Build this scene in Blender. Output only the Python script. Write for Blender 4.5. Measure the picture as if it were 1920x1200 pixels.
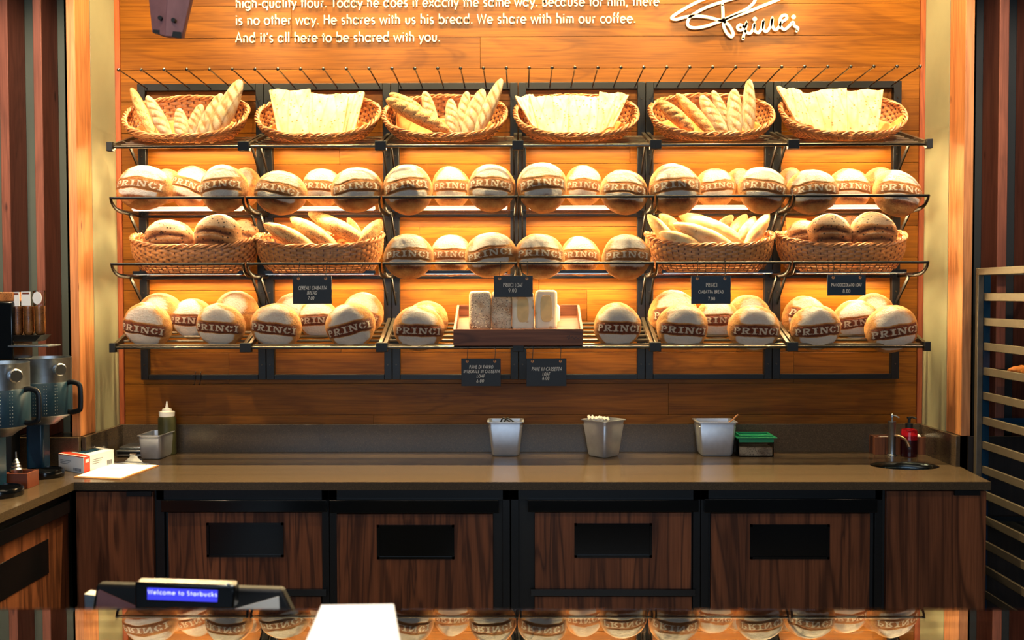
import bpy, bmesh, math, random
import numpy as np
from mathutils import Vector, Matrix, Euler
PI=math.pi
random.seed(7)
for o in list(bpy.data.objects): bpy.data.objects.remove(o)
SC=bpy.context.scene; COL=SC.collection

# ---------------------------------------------------------------- camera
CY,CZ=-4.695,1.70
YAW,PITCH,ROLL,FPX=.0093,.0289,.0022,1800.
fw=Vector((-math.sin(YAW)*math.cos(PITCH),math.cos(YAW)*math.cos(PITCH),-math.sin(PITCH)))
r0=Vector((math.cos(YAW),math.sin(YAW),0)); u0=r0.cross(fw)
rt=math.cos(ROLL)*r0-math.sin(ROLL)*u0; up=math.sin(ROLL)*r0+math.cos(ROLL)*u0
cd=bpy.data.cameras.new('camera'); cam=bpy.data.objects.new('camera',cd); COL.objects.link(cam)
cd.sensor_width=36; cd.lens=FPX/1920*36; cd.clip_start=.05
M=Matrix((rt,up,-fw)).transposed().to_4x4(); M.translation=(0,CY,CZ); cam.matrix_world=M
cd.dof.use_dof=True; cd.dof.focus_distance=4.35; cd.dof.aperture_fstop=4.5
SC.camera=cam
SC.view_settings.view_transform='Standard'; SC.view_settings.look='None'
SC.view_settings.gamma=1; SC.view_settings.use_curve_mapping=False
SC.view_settings.exposure=0.0
# ---------------------------------------------------------------- world and lights
w=bpy.data.worlds.new('world'); SC.world=w; w.use_nodes=True
w.node_tree.nodes['Background'].inputs[0].default_value=(.30,.42,.55,1)
w.node_tree.nodes['Background'].inputs[1].default_value=.05
def area(name,loc,rot,sx,sy,power,col,spread=180):
    l=bpy.data.lights.new(name,'AREA'); l.shape='RECTANGLE'; l.size=sx; l.size_y=sy; l.energy=power; l.color=col; l.spread=math.radians(spread)
    o=bpy.data.objects.new(name,l); o.location=loc; o.rotation_euler=rot; COL.objects.link(o); return o
def spot(name,loc,target,power,col,ang,blend=.6,rad=.04):
    l=bpy.data.lights.new(name,'SPOT'); l.energy=power; l.color=col; l.spot_size=math.radians(ang); l.spot_blend=blend; l.shadow_soft_size=rad
    o=bpy.data.objects.new(name,l); o.location=loc
    o.rotation_euler=(Vector(target)-Vector(loc)).to_track_quat('-Z','Y').to_euler(); COL.objects.link(o); return o
WARM=(1.0,.75,.37); COOL=(.62,.80,1.0)
DOWN_POW=300; LED_POW=6.2; FRONT_POW=5.6
for i in range(7):                       # recessed downlights close to the wall
    x=-1.80+i*.6
    spot('downlight',(x,-.43,4.35),(x,-.41,1.0),DOWN_POW,WARM,78,.5,.03)
area('window_daylight',(-.6,-8.5,2.2),(math.radians(90),0,0),5.5,2.4,160,COOL)
area('front_fill',(0,-3.2,3.35),(0,0,0),4.0,.8,30,(1,.80,.58))  # added warm fill that brightens the loaf fronts
spot('post_fill',(-1.9,-1.8,3.5),(-2.15,-.3,2.3),220,(1,.8,.62),46,.8)  # added spot to brighten the left studs
spot('post_fill',(1.9,-1.8,3.5),(2.12,-.3,2.4),150,(1,.8,.62),40,.8)  # added spot to brighten the right studs
for sx_ in(-1.90,1.90): spot('corner_light',(sx_,-1.0,4.3),(sx_*1.0,0,1.35),150,WARM,16,.5,.02)
spot('paper_spot',(-.45,-3.3,3.3),(-.47,-3.15,1.18),180,(1,.93,.84),24,.4)  # added narrow spot that whitens the paper stack
for i in range(6):
    spot('wall_washer',(-1.5+i*.6,-1.25,3.38),(-1.5+i*.6,0,3.06),92,WARM,54,.7,.03)
spot('counter_downlight',(-2.35,-1.6,3.3),(-2.1,-.55,.9),110,(1,.78,.5),75,.8)
spot('counter_downlight',(2.7,-1.5,3.3),(2.25,-.4,1.3),40,(1,.74,.46),70,.8)

def W(px,py,Y):
    a=(px-960)/FPX; b=(600-py)/FPX
    d=fw+rt*a+up*b; t=(Y-CY)/d.y
    return Vector((0,CY,CZ))+d*t
def WZ(px,py,z):
    a=(px-960)/FPX; b=(600-py)/FPX
    d=fw+rt*a+up*b; t=(z-CZ)/d.z
    return Vector((0,CY,CZ))+d*t
def rect(x0,y0,x1,y1,Y):
    ym=(y0+y1)/2; xm=(x0+x1)/2
    return W(x0,ym,Y).x,W(x1,ym,Y).x,W(xm,y1,Y).z,W(xm,y0,Y).z      # x0,x1,z0,z1

# ---------------------------------------------------------------- materials
MATS={}
def nm(name):
    m=bpy.data.materials.new(name); m.use_nodes=True; nt=m.node_tree
    b=nt.nodes['Principled BSDF']; MATS[name]=m
    return m,nt,b
def N(nt,t,**k):
    n=nt.nodes.new(t)
    for a,v in k.items():
        if hasattr(n,a): setattr(n,a,v)
        else: n.inputs[a.replace('_',' ')].default_value=v
    return n
def srgb(r,g,b):
    f=lambda c:(c/255/12.92) if c<=10 else ((c/255+.055)/1.055)**2.4
    return (f(r),f(g),f(b),1)
def ramp(nt,fac,stops):
    n=nt.nodes.new('ShaderNodeValToRGB'); e=n.color_ramp.elements
    e[0].position,e[0].color=stops[0]; e[1].position,e[1].color=stops[-1]
    for p,c in stops[1:-1]:
        k=e.new(p); k.color=c
    nt.links.new(fac,n.inputs[0]); return n
def mapped(nt,scale,rnd=True,coord='Object'):
    tc=N(nt,'ShaderNodeTexCoord'); mp=N(nt,'ShaderNodeMapping'); mp.inputs['Scale'].default_value=scale
    if rnd:
        oi=N(nt,'ShaderNodeObjectInfo'); mu=N(nt,'ShaderNodeMath',operation='MULTIPLY'); mu.inputs[1].default_value=37.
        nt.links.new(oi.outputs['Random'],mu.inputs[0])
        ad=N(nt,'ShaderNodeVectorMath',operation='ADD'); nt.links.new(tc.outputs[coord],ad.inputs[0]); nt.links.new(mu.outputs[0],ad.inputs[1])
        nt.links.new(ad.outputs[0],mp.inputs['Vector'])
    else: nt.links.new(tc.outputs[coord],mp.inputs['Vector'])
    return mp
def mixc(nt,fac,a,b,mode='MIX'):
    n=nt.nodes.new('ShaderNodeMix'); n.data_type='RGBA'; n.blend_type=mode
    for s,v in ((0,fac),(6,a),(7,b)):
        if hasattr(v,'is_linked'): nt.links.new(v,n.inputs[s])
        else: n.inputs[s].default_value=v
    return n.outputs[2]
def bump(nt,b,h,strength,dist=.002):
    n=N(nt,'ShaderNodeBump'); n.inputs['Strength'].default_value=strength; n.inputs['Distance'].default_value=dist
    nt.links.new(h,n.inputs['Height']); nt.links.new(n.outputs[0],b.inputs['Normal'])
def plain(name,col,rough=.5,metal=0,coat=0,noise=0,nscale=40):
    m,nt,b=nm(name); b.inputs['Roughness'].default_value=rough; b.inputs['Metallic'].default_value=metal
    b.inputs['Coat Weight'].default_value=coat
    mp=mapped(nt,(1,1,1)); n=N(nt,'ShaderNodeTexNoise',Scale=nscale,Detail=3.); nt.links.new(mp.outputs[0],n.inputs[0])
    k=noise
    r=ramp(nt,n.outputs[0],[(.3,(col[0]*(1-k),col[1]*(1-k),col[2]*(1-k),1)),(.7,(col[0]*(1+k),col[1]*(1+k),col[2]*(1+k),1))])
    nt.links.new(r.outputs[0],b.inputs['Base Color'])
    return m
def wood(name,dark,mid,light,axis,rough=.5,var=.25,knots=False,lines=.55,ws=5.,st=.16):
    m,nt,b=nm(name); b.inputs['Roughness'].default_value=rough
    s=[1,1,1]; s[axis]=st
    mp=mapped(nt,s)
    wv=N(nt,'ShaderNodeTexNoise',Scale=ws*1.2,Detail=3.,Distortion=1.2); nt.links.new(mp.outputs[0],wv.inputs[0])
    mu=N(nt,'ShaderNodeMath',operation='MULTIPLY'); mu.inputs[1].default_value=30.; nt.links.new(wv.outputs[0],mu.inputs[0])
    sn=N(nt,'ShaderNodeMath',operation='SINE'); nt.links.new(mu.outputs[0],sn.inputs[0])
    ma=N(nt,'ShaderNodeMath',operation='MULTIPLY_ADD'); ma.inputs[1].default_value=.5; ma.inputs[2].default_value=.5; nt.links.new(sn.outputs[0],ma.inputs[0])
    pw=N(nt,'ShaderNodeMath',operation='POWER'); pw.inputs[1].default_value=2.5; nt.links.new(ma.outputs[0],pw.inputs[0])
    s2=[1,1,1]; s2[axis]=.03
    mp2=mapped(nt,s2); fi=N(nt,'ShaderNodeTexNoise',Scale=160.,Detail=4.); nt.links.new(mp2.outputs[0],fi.inputs[0])
    s3=[1,1,1]; s3[axis]=.1
    mp3=mapped(nt,s3); br=N(nt,'ShaderNodeTexNoise',Scale=9.,Detail=4.); nt.links.new(mp3.outputs[0],br.inputs[0])
    base=ramp(nt,br.outputs[0],[(.3,mid),(.72,light)]).outputs[0]
    f=N(nt,'ShaderNodeMath',operation='MULTIPLY'); f.inputs[1].default_value=lines; nt.links.new(pw.outputs[0],f.inputs[0])
    c=mixc(nt,f.outputs[0],base,dark)
    fr=ramp(nt,fi.outputs[0],[(.35,(.62,.58,.55,1)),(.6,(1,1,1,1))])
    c=mixc(nt,.75,c,fr.outputs[0],'MULTIPLY')
    if knots:
        mk=mapped(nt,(1,1,.28)); vo=N(nt,'ShaderNodeTexVoronoi',Scale=13.); nt.links.new(mk.outputs[0],vo.inputs[0])
        kr=ramp(nt,vo.outputs['Distance'],[(.05,(.22,.1,.05,1)),(.11,(1,1,1,1))]); c=mixc(nt,.9,c,kr.outputs[0],'MULTIPLY')
    oi=N(nt,'ShaderNodeObjectInfo'); mr=N(nt,'ShaderNodeMapRange'); nt.links.new(oi.outputs['Random'],mr.inputs[0])
    mr.inputs[3].default_value=1-var; mr.inputs[4].default_value=1+var*.6
    hs=N(nt,'ShaderNodeHueSaturation'); nt.links.new(c,hs.inputs['Color']); nt.links.new(mr.outputs[0],hs.inputs['Value'])
    nt.links.new(hs.outputs[0],b.inputs['Base Color'])
    bump(nt,b,fi.outputs[0],.12,.001)
    return m
wood('teak_plank',srgb(72,34,8),srgb(122,70,14),srgb(148,90,22),0,.42,.16,lines=.32)
wood('teak_trim',srgb(120,50,20),srgb(160,78,34),srgb(185,95,45),2,.5,.05)
wood('veneer',srgb(50,28,20),srgb(108,64,42),srgb(150,90,58),2,.38,.10,lines=.7,ws=8,st=.07)
wood('fir_stud',srgb(170,95,50),srgb(205,130,78),srgb(228,158,98),2,.6,.1,knots=True,lines=.35)
wood('shaded_stud',srgb(90,45,32),srgb(130,72,52),srgb(150,86,62),2,.65,.12,knots=True,lines=.35)  # darker copy of the stud timber, shade put into its colour
wood('walnut_tray',srgb(60,32,20),srgb(112,66,42),srgb(140,86,54),0,.5,.1)
wood('wainscot',srgb(20,14,12),srgb(36,26,20),srgb(46,32,24),2,.5,.1)
for k_,v_ in (('teak_plank',.18),('veneer',.3),('walnut_tray',.25)): MATS[k_].node_tree.nodes['Principled BSDF'].inputs['Specular IOR Level'].default_value=v_
plain('black_steel',srgb(13,15,18),.42,.3,noise=.1)
plain('black_gloss',srgb(10,13,16),.16,0,noise=.05)
plain('black_matte',srgb(11,13,15),.6,noise=.1)
plain('bronze_bar',srgb(120,108,92),.3,.85,noise=.05)
plain('rail_metal',srgb(92,86,78),.22,.95,noise=.05)
plain('peg_metal',srgb(70,62,54),.3,.9,noise=.05)
plain('ball_metal',srgb(120,112,100),.22,.95,noise=.05)
plain('rack_steel',srgb(118,108,94),.5,.7,noise=.06); plain('pan_steel',srgb(196,200,208),.42,.75,noise=.05)
plain('steel',srgb(186,190,196),.28,1,noise=.06)
plain('brushed_steel',srgb(160,166,172),.36,1,noise=.1)
plain('paint_green',srgb(158,154,122),.75,noise=.03,nscale=12)
plain('paint_green_shade',srgb(78,84,72),.8,noise=.04,nscale=12)  # the alcove's green paint with shade put into the colour
plain('paint_deep_shade',srgb(30,36,38),.8,noise=.04,nscale=12)  # same wall paint, deeper shade put into the colour
plain('white_letter',srgb(226,216,200),.5)
plain('white_paper',srgb(244,244,244),.7)
plain('white_plastic',srgb(235,232,224),.4)
plain('sleeve',srgb(34,62,80),.35,.2,noise=.05)
plain('teal_plastic',srgb(14,52,76),.3,noise=.1)
plain('navy_card',srgb(10,32,48),.55,noise=.05)
plain('black_card',srgb(11,14,18),.55,noise=.1)
plain('red_print',srgb(214,62,38),.5)
plain('grey_print',srgb(96,100,112),.6)
plain('cork',srgb(196,132,80),.6)
plain('golden_crust',srgb(236,196,130),.7,noise=.08,nscale=30)
plain('parchment',srgb(214,146,72),.65,noise=.06,nscale=14)
plain('yellow_card',srgb(232,180,80),.6)
plain('willow',srgb(184,120,64),.5,noise=.35,nscale=60)
plain('willow_light',srgb(196,132,80),.5,noise=.3,nscale=60)
plain('willow_dark',srgb(104,58,40),.5,noise=.3,nscale=60)
plain('dark_soap',srgb(44,8,14),.15,noise=.05)
plain('green_lid',srgb(8,128,84),.35)
plain('floor_tile',srgb(60,56,52),.4,noise=.15,nscale=5)
plain('ceiling_paint',srgb(46,44,42),.9)
plain('brown_leather',srgb(120,58,34),.5,noise=.1)
plain('bean',srgb(86,50,30),.35,noise=.3,nscale=200)
plain('purple_wood',srgb(150,100,100),.6,noise=.12,nscale=30)
plain('bowl_steel',srgb(70,78,84),.25,1)
plain('dark_tray',srgb(60,64,66),.35,.8)
plain('amber_spout',srgb(190,160,130),.25,.9)
m,nt,b=nm('stone_top'); b.inputs['Roughness'].default_value=.22; b.inputs['Specular IOR Level'].default_value=.45
mp=mapped(nt,(1,1,1),False); n1=N(nt,'ShaderNodeTexNoise',Scale=260.,Detail=2.); nt.links.new(mp.outputs[0],n1.inputs[0])
r=ramp(nt,n1.outputs[0],[(.35,srgb(70,59,46)),(.64,srgb(86,71,54)),(.8,srgb(112,93,70))]); nt.links.new(r.outputs[0],b.inputs['Base Color'])
def glassy(name,col,rough=.02,ior=1.45,trans=1.,alpha=1.):
    m,nt,b=nm(name); b.inputs['Base Color'].default_value=col; b.inputs['Roughness'].default_value=rough
    b.inputs['Transmission Weight'].default_value=trans; b.inputs['IOR'].default_value=ior; b.inputs['Alpha'].default_value=alpha
    return m
glassy('red_glass',(.45,.01,.02,1),.08,1.3,.6)
glassy('olive_bottle',srgb(78,78,48),.4,1.3,.35)
glassy('plastic_wrap',(.9,.88,.85,1),.2,1.2,.5)
# thin shelf glass and display top: mix of mirror reflection (fresnel) and clear transmission
def thinglass(name,tint,ior,boost):
    m=bpy.data.materials.new(name); m.use_nodes=True; nt=m.node_tree; nt.nodes.clear(); MATS[name]=m
    o=N(nt,'ShaderNodeOutputMaterial'); t=N(nt,'ShaderNodeBsdfTransparent'); g=N(nt,'ShaderNodeBsdfGlossy'); mx=N(nt,'ShaderNodeMixShader')
    t.inputs[0].default_value=tint; g.inputs['Roughness'].default_value=.0
    fr=N(nt,'ShaderNodeFresnel'); fr.inputs[0].default_value=ior
    ge=N(nt,'ShaderNodeNewGeometry'); mr=N(nt,'ShaderNodeMath',operation='MULTIPLY'); mr.inputs[1].default_value=boost; mr.use_clamp=True
    nt.links.new(fr.outputs[0],mr.inputs[0]); nt.links.new(mr.outputs[0],mx.inputs[0]); nt.links.new(t.outputs[0],mx.inputs[1]); nt.links.new(g.outputs[0],mx.inputs[2]); nt.links.new(mx.outputs[0],o.inputs[0])
thinglass('shelf_glass',(.97,.98,.97,1),1.3,.8)
thinglass('clear_plastic',(.93,.93,.92,1),1.35,1.)
thinglass('case_glass',(.80,.84,.84,1),1.9,1.9)
def emit(name,col,s):
    m,nt,b=nm(name); b.inputs['Base Color'].default_value=(col[0]*.8,col[1]*.8,col[2]*.8,1)
    b.inputs['Emission Color'].default_value=(*col[:3],1); b.inputs['Emission Strength'].default_value=s
emit('led',(1,.86,.66),2.2); emit('led_soft',(1,.88,.72),.8); emit('lcd_blue',srgb(60,62,225)[:3],.95); emit('lcd_text',srgb(190,195,255)[:3],1.5)
# seeds / oats topped loaf, wrap etc
def spotted(name,base,base2,dot,scale,thr,rough=.7,b2=.5,vec=(1,1,1),ns=14.):
    m,nt,b=nm(name); b.inputs['Roughness'].default_value=rough
    mp=mapped(nt,vec); n1=N(nt,'ShaderNodeTexNoise',Scale=ns,Detail=6.); nt.links.new(mp.outputs[0],n1.inputs[0])
    c=ramp(nt,n1.outputs[0],[(.35,base2),(.62,base)]).outputs[0]
    vo=N(nt,'ShaderNodeTexVoronoi',Scale=scale); nt.links.new(mp.outputs[0],vo.inputs[0])
    rr=ramp(nt,vo.outputs['Distance'],[(thr,(1,1,1,1)),(thr+.06,(0,0,0,1))])
    pick=N(nt,'ShaderNodeSeparateColor'); nt.links.new(vo.outputs['Color'],pick.inputs[0])
    gt=N(nt,'ShaderNodeMath',operation='GREATER_THAN'); gt.inputs[1].default_value=b2; nt.links.new(pick.outputs[0],gt.inputs[0])
    mu=N(nt,'ShaderNodeMath',operation='MULTIPLY'); nt.links.new(rr.outputs[0],mu.inputs[0]); nt.links.new(gt.outputs[0],mu.inputs[1])
    c=mixc(nt,mu.outputs[0],c,dot); nt.links.new(c,b.inputs['Base Color'])
    bump(nt,b,n1.outputs[0],.5,.004)
spotted('seed_crust',srgb(222,178,112),srgb(190,128,66),srgb(84,48,26),8.,.30,b2=.30,vec=(5,1,1),ns=1.6)
spotted('oat_crust',srgb(236,214,180),srgb(190,140,96),srgb(84,54,36),170.,.30,b2=.45)
spotted('ciabatta_crust',srgb(238,204,146),srgb(216,160,92),srgb(200,140,80),3.,.2,vec=(5,1,1),ns=1.2)
spotted('focaccia',srgb(238,212,164),srgb(222,184,126),srgb(192,126,66),60.,.24,b2=.6)
spotted('pan_loaf',srgb(248,234,206),srgb(240,216,176),srgb(225,190,140),30.,.2)
spotted('pastry',srgb(214,130,50),srgb(170,82,26),srgb(232,160,70),40.,.2)
spotted('grain_mix',srgb(196,170,140),srgb(120,90,66),srgb(60,44,38),220.,.35)
spotted('beans_dark',srgb(206,132,66),srgb(150,86,40),srgb(44,24,14),230.,.3,.4)
# loaf crust, driven by the mesh attribute "flour_map" (R flour, G stamped brown band, B stencilled letters)
def loafmat(name,crust,crust2,band,flour,choc=False):
    m,nt,b=nm(name); b.inputs['Roughness'].default_value=.72
    at=N(nt,'ShaderNodeAttribute'); at.attribute_name='flour_map'
    sp=N(nt,'ShaderNodeSeparateColor'); nt.links.new(at.outputs['Color'],sp.inputs[0])
    mp=mapped(nt,(1,1,1)); n1=N(nt,'ShaderNodeTexNoise',Scale=2.6,Detail=7.,Roughness=.65); nt.links.new(mp.outputs[0],n1.inputs[0])
    n2=N(nt,'ShaderNodeTexNoise',Scale=11.,Detail=8.,Roughness=.75); nt.links.new(mp.outputs[0],n2.inputs[0])
    c=ramp(nt,n1.outputs[0],[(.33,crust2),(.62,crust)]).outputs[0]
    bc=ramp(nt,n2.outputs[0],[(.38,(band[0]*.45,band[1]*.4,band[2]*.4,1)),(.52,band),(.66,(min(1,band[0]*2.0),band[1]*2.1,band[2]*1.9,1))]).outputs[0]
    c=mixc(nt,sp.outputs[1],c,bc)
    # flour is broken up by noise
    def broken(chan,lo,hi):
        ad=N(nt,'ShaderNodeMath',operation='ADD'); nt.links.new(chan,ad.inputs[0]); nt.links.new(n2.outputs[0],ad.inputs[1])
        r=ramp(nt,ad.outputs[0],[(lo,(0,0,0,1)),(hi,(1,1,1,1))]); return r.outputs[0]
    h=N(nt,'ShaderNodeMath',operation='MULTIPLY'); h.inputs[1].default_value=.5
    a1=N(nt,'ShaderNodeMath',operation='ADD'); nt.links.new(sp.outputs[0],a1.inputs[0]); nt.links.new(n2.outputs[0],a1.inputs[1]); nt.links.new(a1.outputs[0],h.inputs[0])
    fr=ramp(nt,h.outputs[0],[(.41,(0,0,0,1)),(.55,(.55,.55,.55,1)),(.74,(.95,.95,.95,1))])
    c=mixc(nt,fr.outputs[0],c,flour)
    h2=N(nt,'ShaderNodeMath',operation='MULTIPLY'); h2.inputs[1].default_value=.5
    a2=N(nt,'ShaderNodeMath',operation='ADD'); nt.links.new(sp.outputs[2],a2.inputs[0]); nt.links.new(n2.outputs[0],a2.inputs[1]); nt.links.new(a2.outputs[0],h2.inputs[0])
    f2=ramp(nt,h2.outputs[0],[(.38,(0,0,0,1)),(.62,(.95,.95,.95,1))])
    c=mixc(nt,f2.outputs[0],c,srgb(240,222,196))
    if choc:
        vo=N(nt,'ShaderNodeTexVoronoi',Scale=6.); nt.links.new(mp.outputs[0],vo.inputs[0])
        rr=ramp(nt,vo.outputs['Distance'],[(.21,(.9,.9,.9,1)),(.28,(0,0,0,1))]); c=mixc(nt,rr.outputs[0],c,srgb(40,20,14))
    nt.links.new(c,b.inputs['Base Color'])
    bump(nt,b,n2.outputs[0],.7,.07)
loafmat('loaf_crust',srgb(234,168,88),srgb(206,122,50),srgb(126,56,26),srgb(246,238,226))
loafmat('choc_crust',srgb(226,156,90),srgb(190,112,56),srgb(96,44,28),srgb(238,208,166),True)
loafmat('baguette_crust',srgb(244,212,158),srgb(224,174,110),srgb(196,130,70),srgb(250,238,212))

# ---------------------------------------------------------------- mesh building
class MB:
    def __init__(s): s.v=[]; s.f=[]
    def add(s,vs,fs):
        k=len(s.v); s.v+= [tuple(v) for v in vs]; s.f+=[tuple(i+k for i in f) for f in fs]; return s
    def box(s,x0,x1,y0,y1,z0,z1,mat=None):
        vs=[Vector((x,y,z)) for z in(z0,z1) for y in(y0,y1) for x in(x0,x1)]
        if mat: vs=[mat@v for v in vs]
        return s.add(vs,[(0,2,3,1),(4,5,7,6),(0,1,5,4),(2,6,7,3),(0,4,6,2),(1,3,7,5)])
    def hexa(s,p): # 8 points: bottom ring 4, top ring 4
        return s.add(p,[(3,2,1,0),(4,5,6,7),(0,1,5,4),(1,2,6,5),(2,3,7,6),(3,0,4,7)])
    def sweep(s,pts,r,n=8,closed=False,cap=True,sx=1,sy=1):
        pts=[Vector(p) for p in pts]; L=len(pts); rr=r if hasattr(r,'__len__') else [r]*L
        vs=[]; prev=None
        for i in range(L):
            if closed: t=pts[(i+1)%L]-pts[i-1]
            else: t=pts[min(i+1,L-1)]-pts[max(i-1,0)]
            t.normalize()
            if prev is None:
                a=Vector((0,0,1)) if abs(t.z)<.9 else Vector((0,1,0))
                u=a.cross(t).normalized()
            else: u=(prev-t*prev.dot(t)).normalized()
            v=t.cross(u); prev=u
            for k in range(n):
                an=2*PI*k/n; vs.append(pts[i]+u*math.cos(an)*rr[i]*sx+v*math.sin(an)*rr[i]*sy)
        fs=[]
        for i in range(L if closed else L-1):
            j=(i+1)%L
            for k in range(n): fs.append((i*n+k,i*n+(k+1)%n,j*n+(k+1)%n,j*n+k))
        if cap and not closed: fs+= [tuple(range(n))[::-1],tuple((L-1)*n+k for k in range(n))]
        return s.add(vs,fs)
    def bar(s,a,b,r,n=8): return s.sweep([a,b],r,n)
    def sqbar(s,a,b,w,h):
        a,b=Vector(a),Vector(b); t=(b-a).normalized(); u=t.cross(Vector((0,0,1)))
        if u.length<.01: u=Vector((1,0,0))
        u.normalize(); v=u.cross(t)
        q=[a-u*w/2-v*h/2,a+u*w/2-v*h/2,a+u*w/2+v*h/2,a-u*w/2+v*h/2]
        return s.hexa(q+[p+(b-a) for p in q])
    def lathe(s,prof,n=24,c=(0,0,0),mat=None,cap0=True,cap1=True):
        c=Vector(c); vs=[]
        for r,z in prof:
            for k in range(n):
                a=2*PI*k/n; p=Vector((r*math.cos(a),r*math.sin(a),z))
                if mat: p=mat@p
                vs.append(c+p)
        fs=[(i*n+k,i*n+(k+1)%n,(i+1)*n+(k+1)%n,(i+1)*n+k) for i in range(len(prof)-1) for k in range(n)]
        if cap0: fs.append(tuple(range(n))[::-1])
        if cap1: fs.append(tuple((len(prof)-1)*n+k for k in range(n)))
        return s.add(vs,fs)
    def ball(s,c,r,n=12,sc=(1,1,1)):
        pr=[(max(1e-4,math.sin(PI*i/n))*r,-math.cos(PI*i/n)*r) for i in range(n+1)]
        return s.lathe(pr,n*2,c,Matrix.Diagonal((*sc,1)),False,False)
    def mesh(s,name,mat,org=(0,0,0),smooth=True,ang=40):
        me=bpy.data.meshes.new(name); o=Vector(org)
        me.from_pydata([(v[0]-o.x,v[1]-o.y,v[2]-o.z) for v in s.v],[],s.f); me.materials.append(MATS[mat])
        bm=bmesh.new(); bm.from_mesh(me); bmesh.ops.recalc_face_normals(bm,faces=bm.faces); bm.to_mesh(me); bm.free()
        if smooth:
            me.polygons.foreach_set('use_smooth',[True]*len(me.polygons)); me.set_sharp_from_angle(angle=math.radians(ang))
        return me
def tag(o,label=None,cat=None,group=None,kind=None):
    if label:
        o['label']=label
    if cat: o['category']=cat
    if group: o['group']=group
    if kind: o['kind']=kind
    return o
def thing(name,loc,label,cat,group=None,rot=(0,0,0)):
    o=bpy.data.objects.new(name,None); o.empty_display_size=.05; COL.objects.link(o); o.location=loc; o.rotation_euler=rot
    return tag(o,label,cat,group)
def org(o):
    v=Vector((0,0,0))
    while o is not None: v=v+o.location; o=o.parent
    return v
def part(name,mb,mat,parent=None,bevel=0,smooth=True,local=False,label=None):
    og=org(parent) if (parent is not None and not local) else Vector((0,0,0))
    me=mb.mesh(name,mat,og,smooth); o=bpy.data.objects.new(name,me); COL.objects.link(o)
    if parent is not None: o.parent=parent
    if bevel:
        bv=o.modifiers.new('bevel','BEVEL'); bv.width=bevel; bv.segments=2; bv.limit_method='ANGLE'; bv.angle_limit=math.radians(40)
    if label: o['label']=label
    return o
def B(*a): return MB().box(*a)
def solo(name,mb,mat,label,cat,group=None,bevel=0):
    # one-mesh thing with its origin at the middle of its base
    v=np.array(mb.v); c=Vector(((v[:,0].min()+v[:,0].max())/2,(v[:,1].min()+v[:,1].max())/2,v[:,2].min()))
    me=mb.mesh(name,mat,c); o=bpy.data.objects.new(name,me); o.location=c; COL.objects.link(o)
    if bevel:
        bv=o.modifiers.new('bevel','BEVEL'); bv.width=bevel; bv.segments=2; bv.limit_method='ANGLE'
    return tag(o,label,cat,group)
def struct(name,mb,mat,bevel=0):
    o=part(name,mb,mat,None,bevel); o['kind']='structure'; return o
def smoothpath(p,n=8,closed=False):
    p=[Vector(q) for q in p]; out=[]; L=len(p)
    for i in range(L if closed else L-1):
        a=p[i-1] if (closed or i>0) else p[0]; b_=p[i]; c=p[(i+1)%L]; d=p[(i+2)%L] if (closed or i+2<L) else p[-1]
        for k in range(n):
            t=k/n; out.append(.5*((2*b_)+(c-a)*t+(2*a-5*b_+4*c-d)*t*t+(3*b_-a-3*c+d)*t**3))
    if not closed: out.append(p[-1])
    return out

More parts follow.
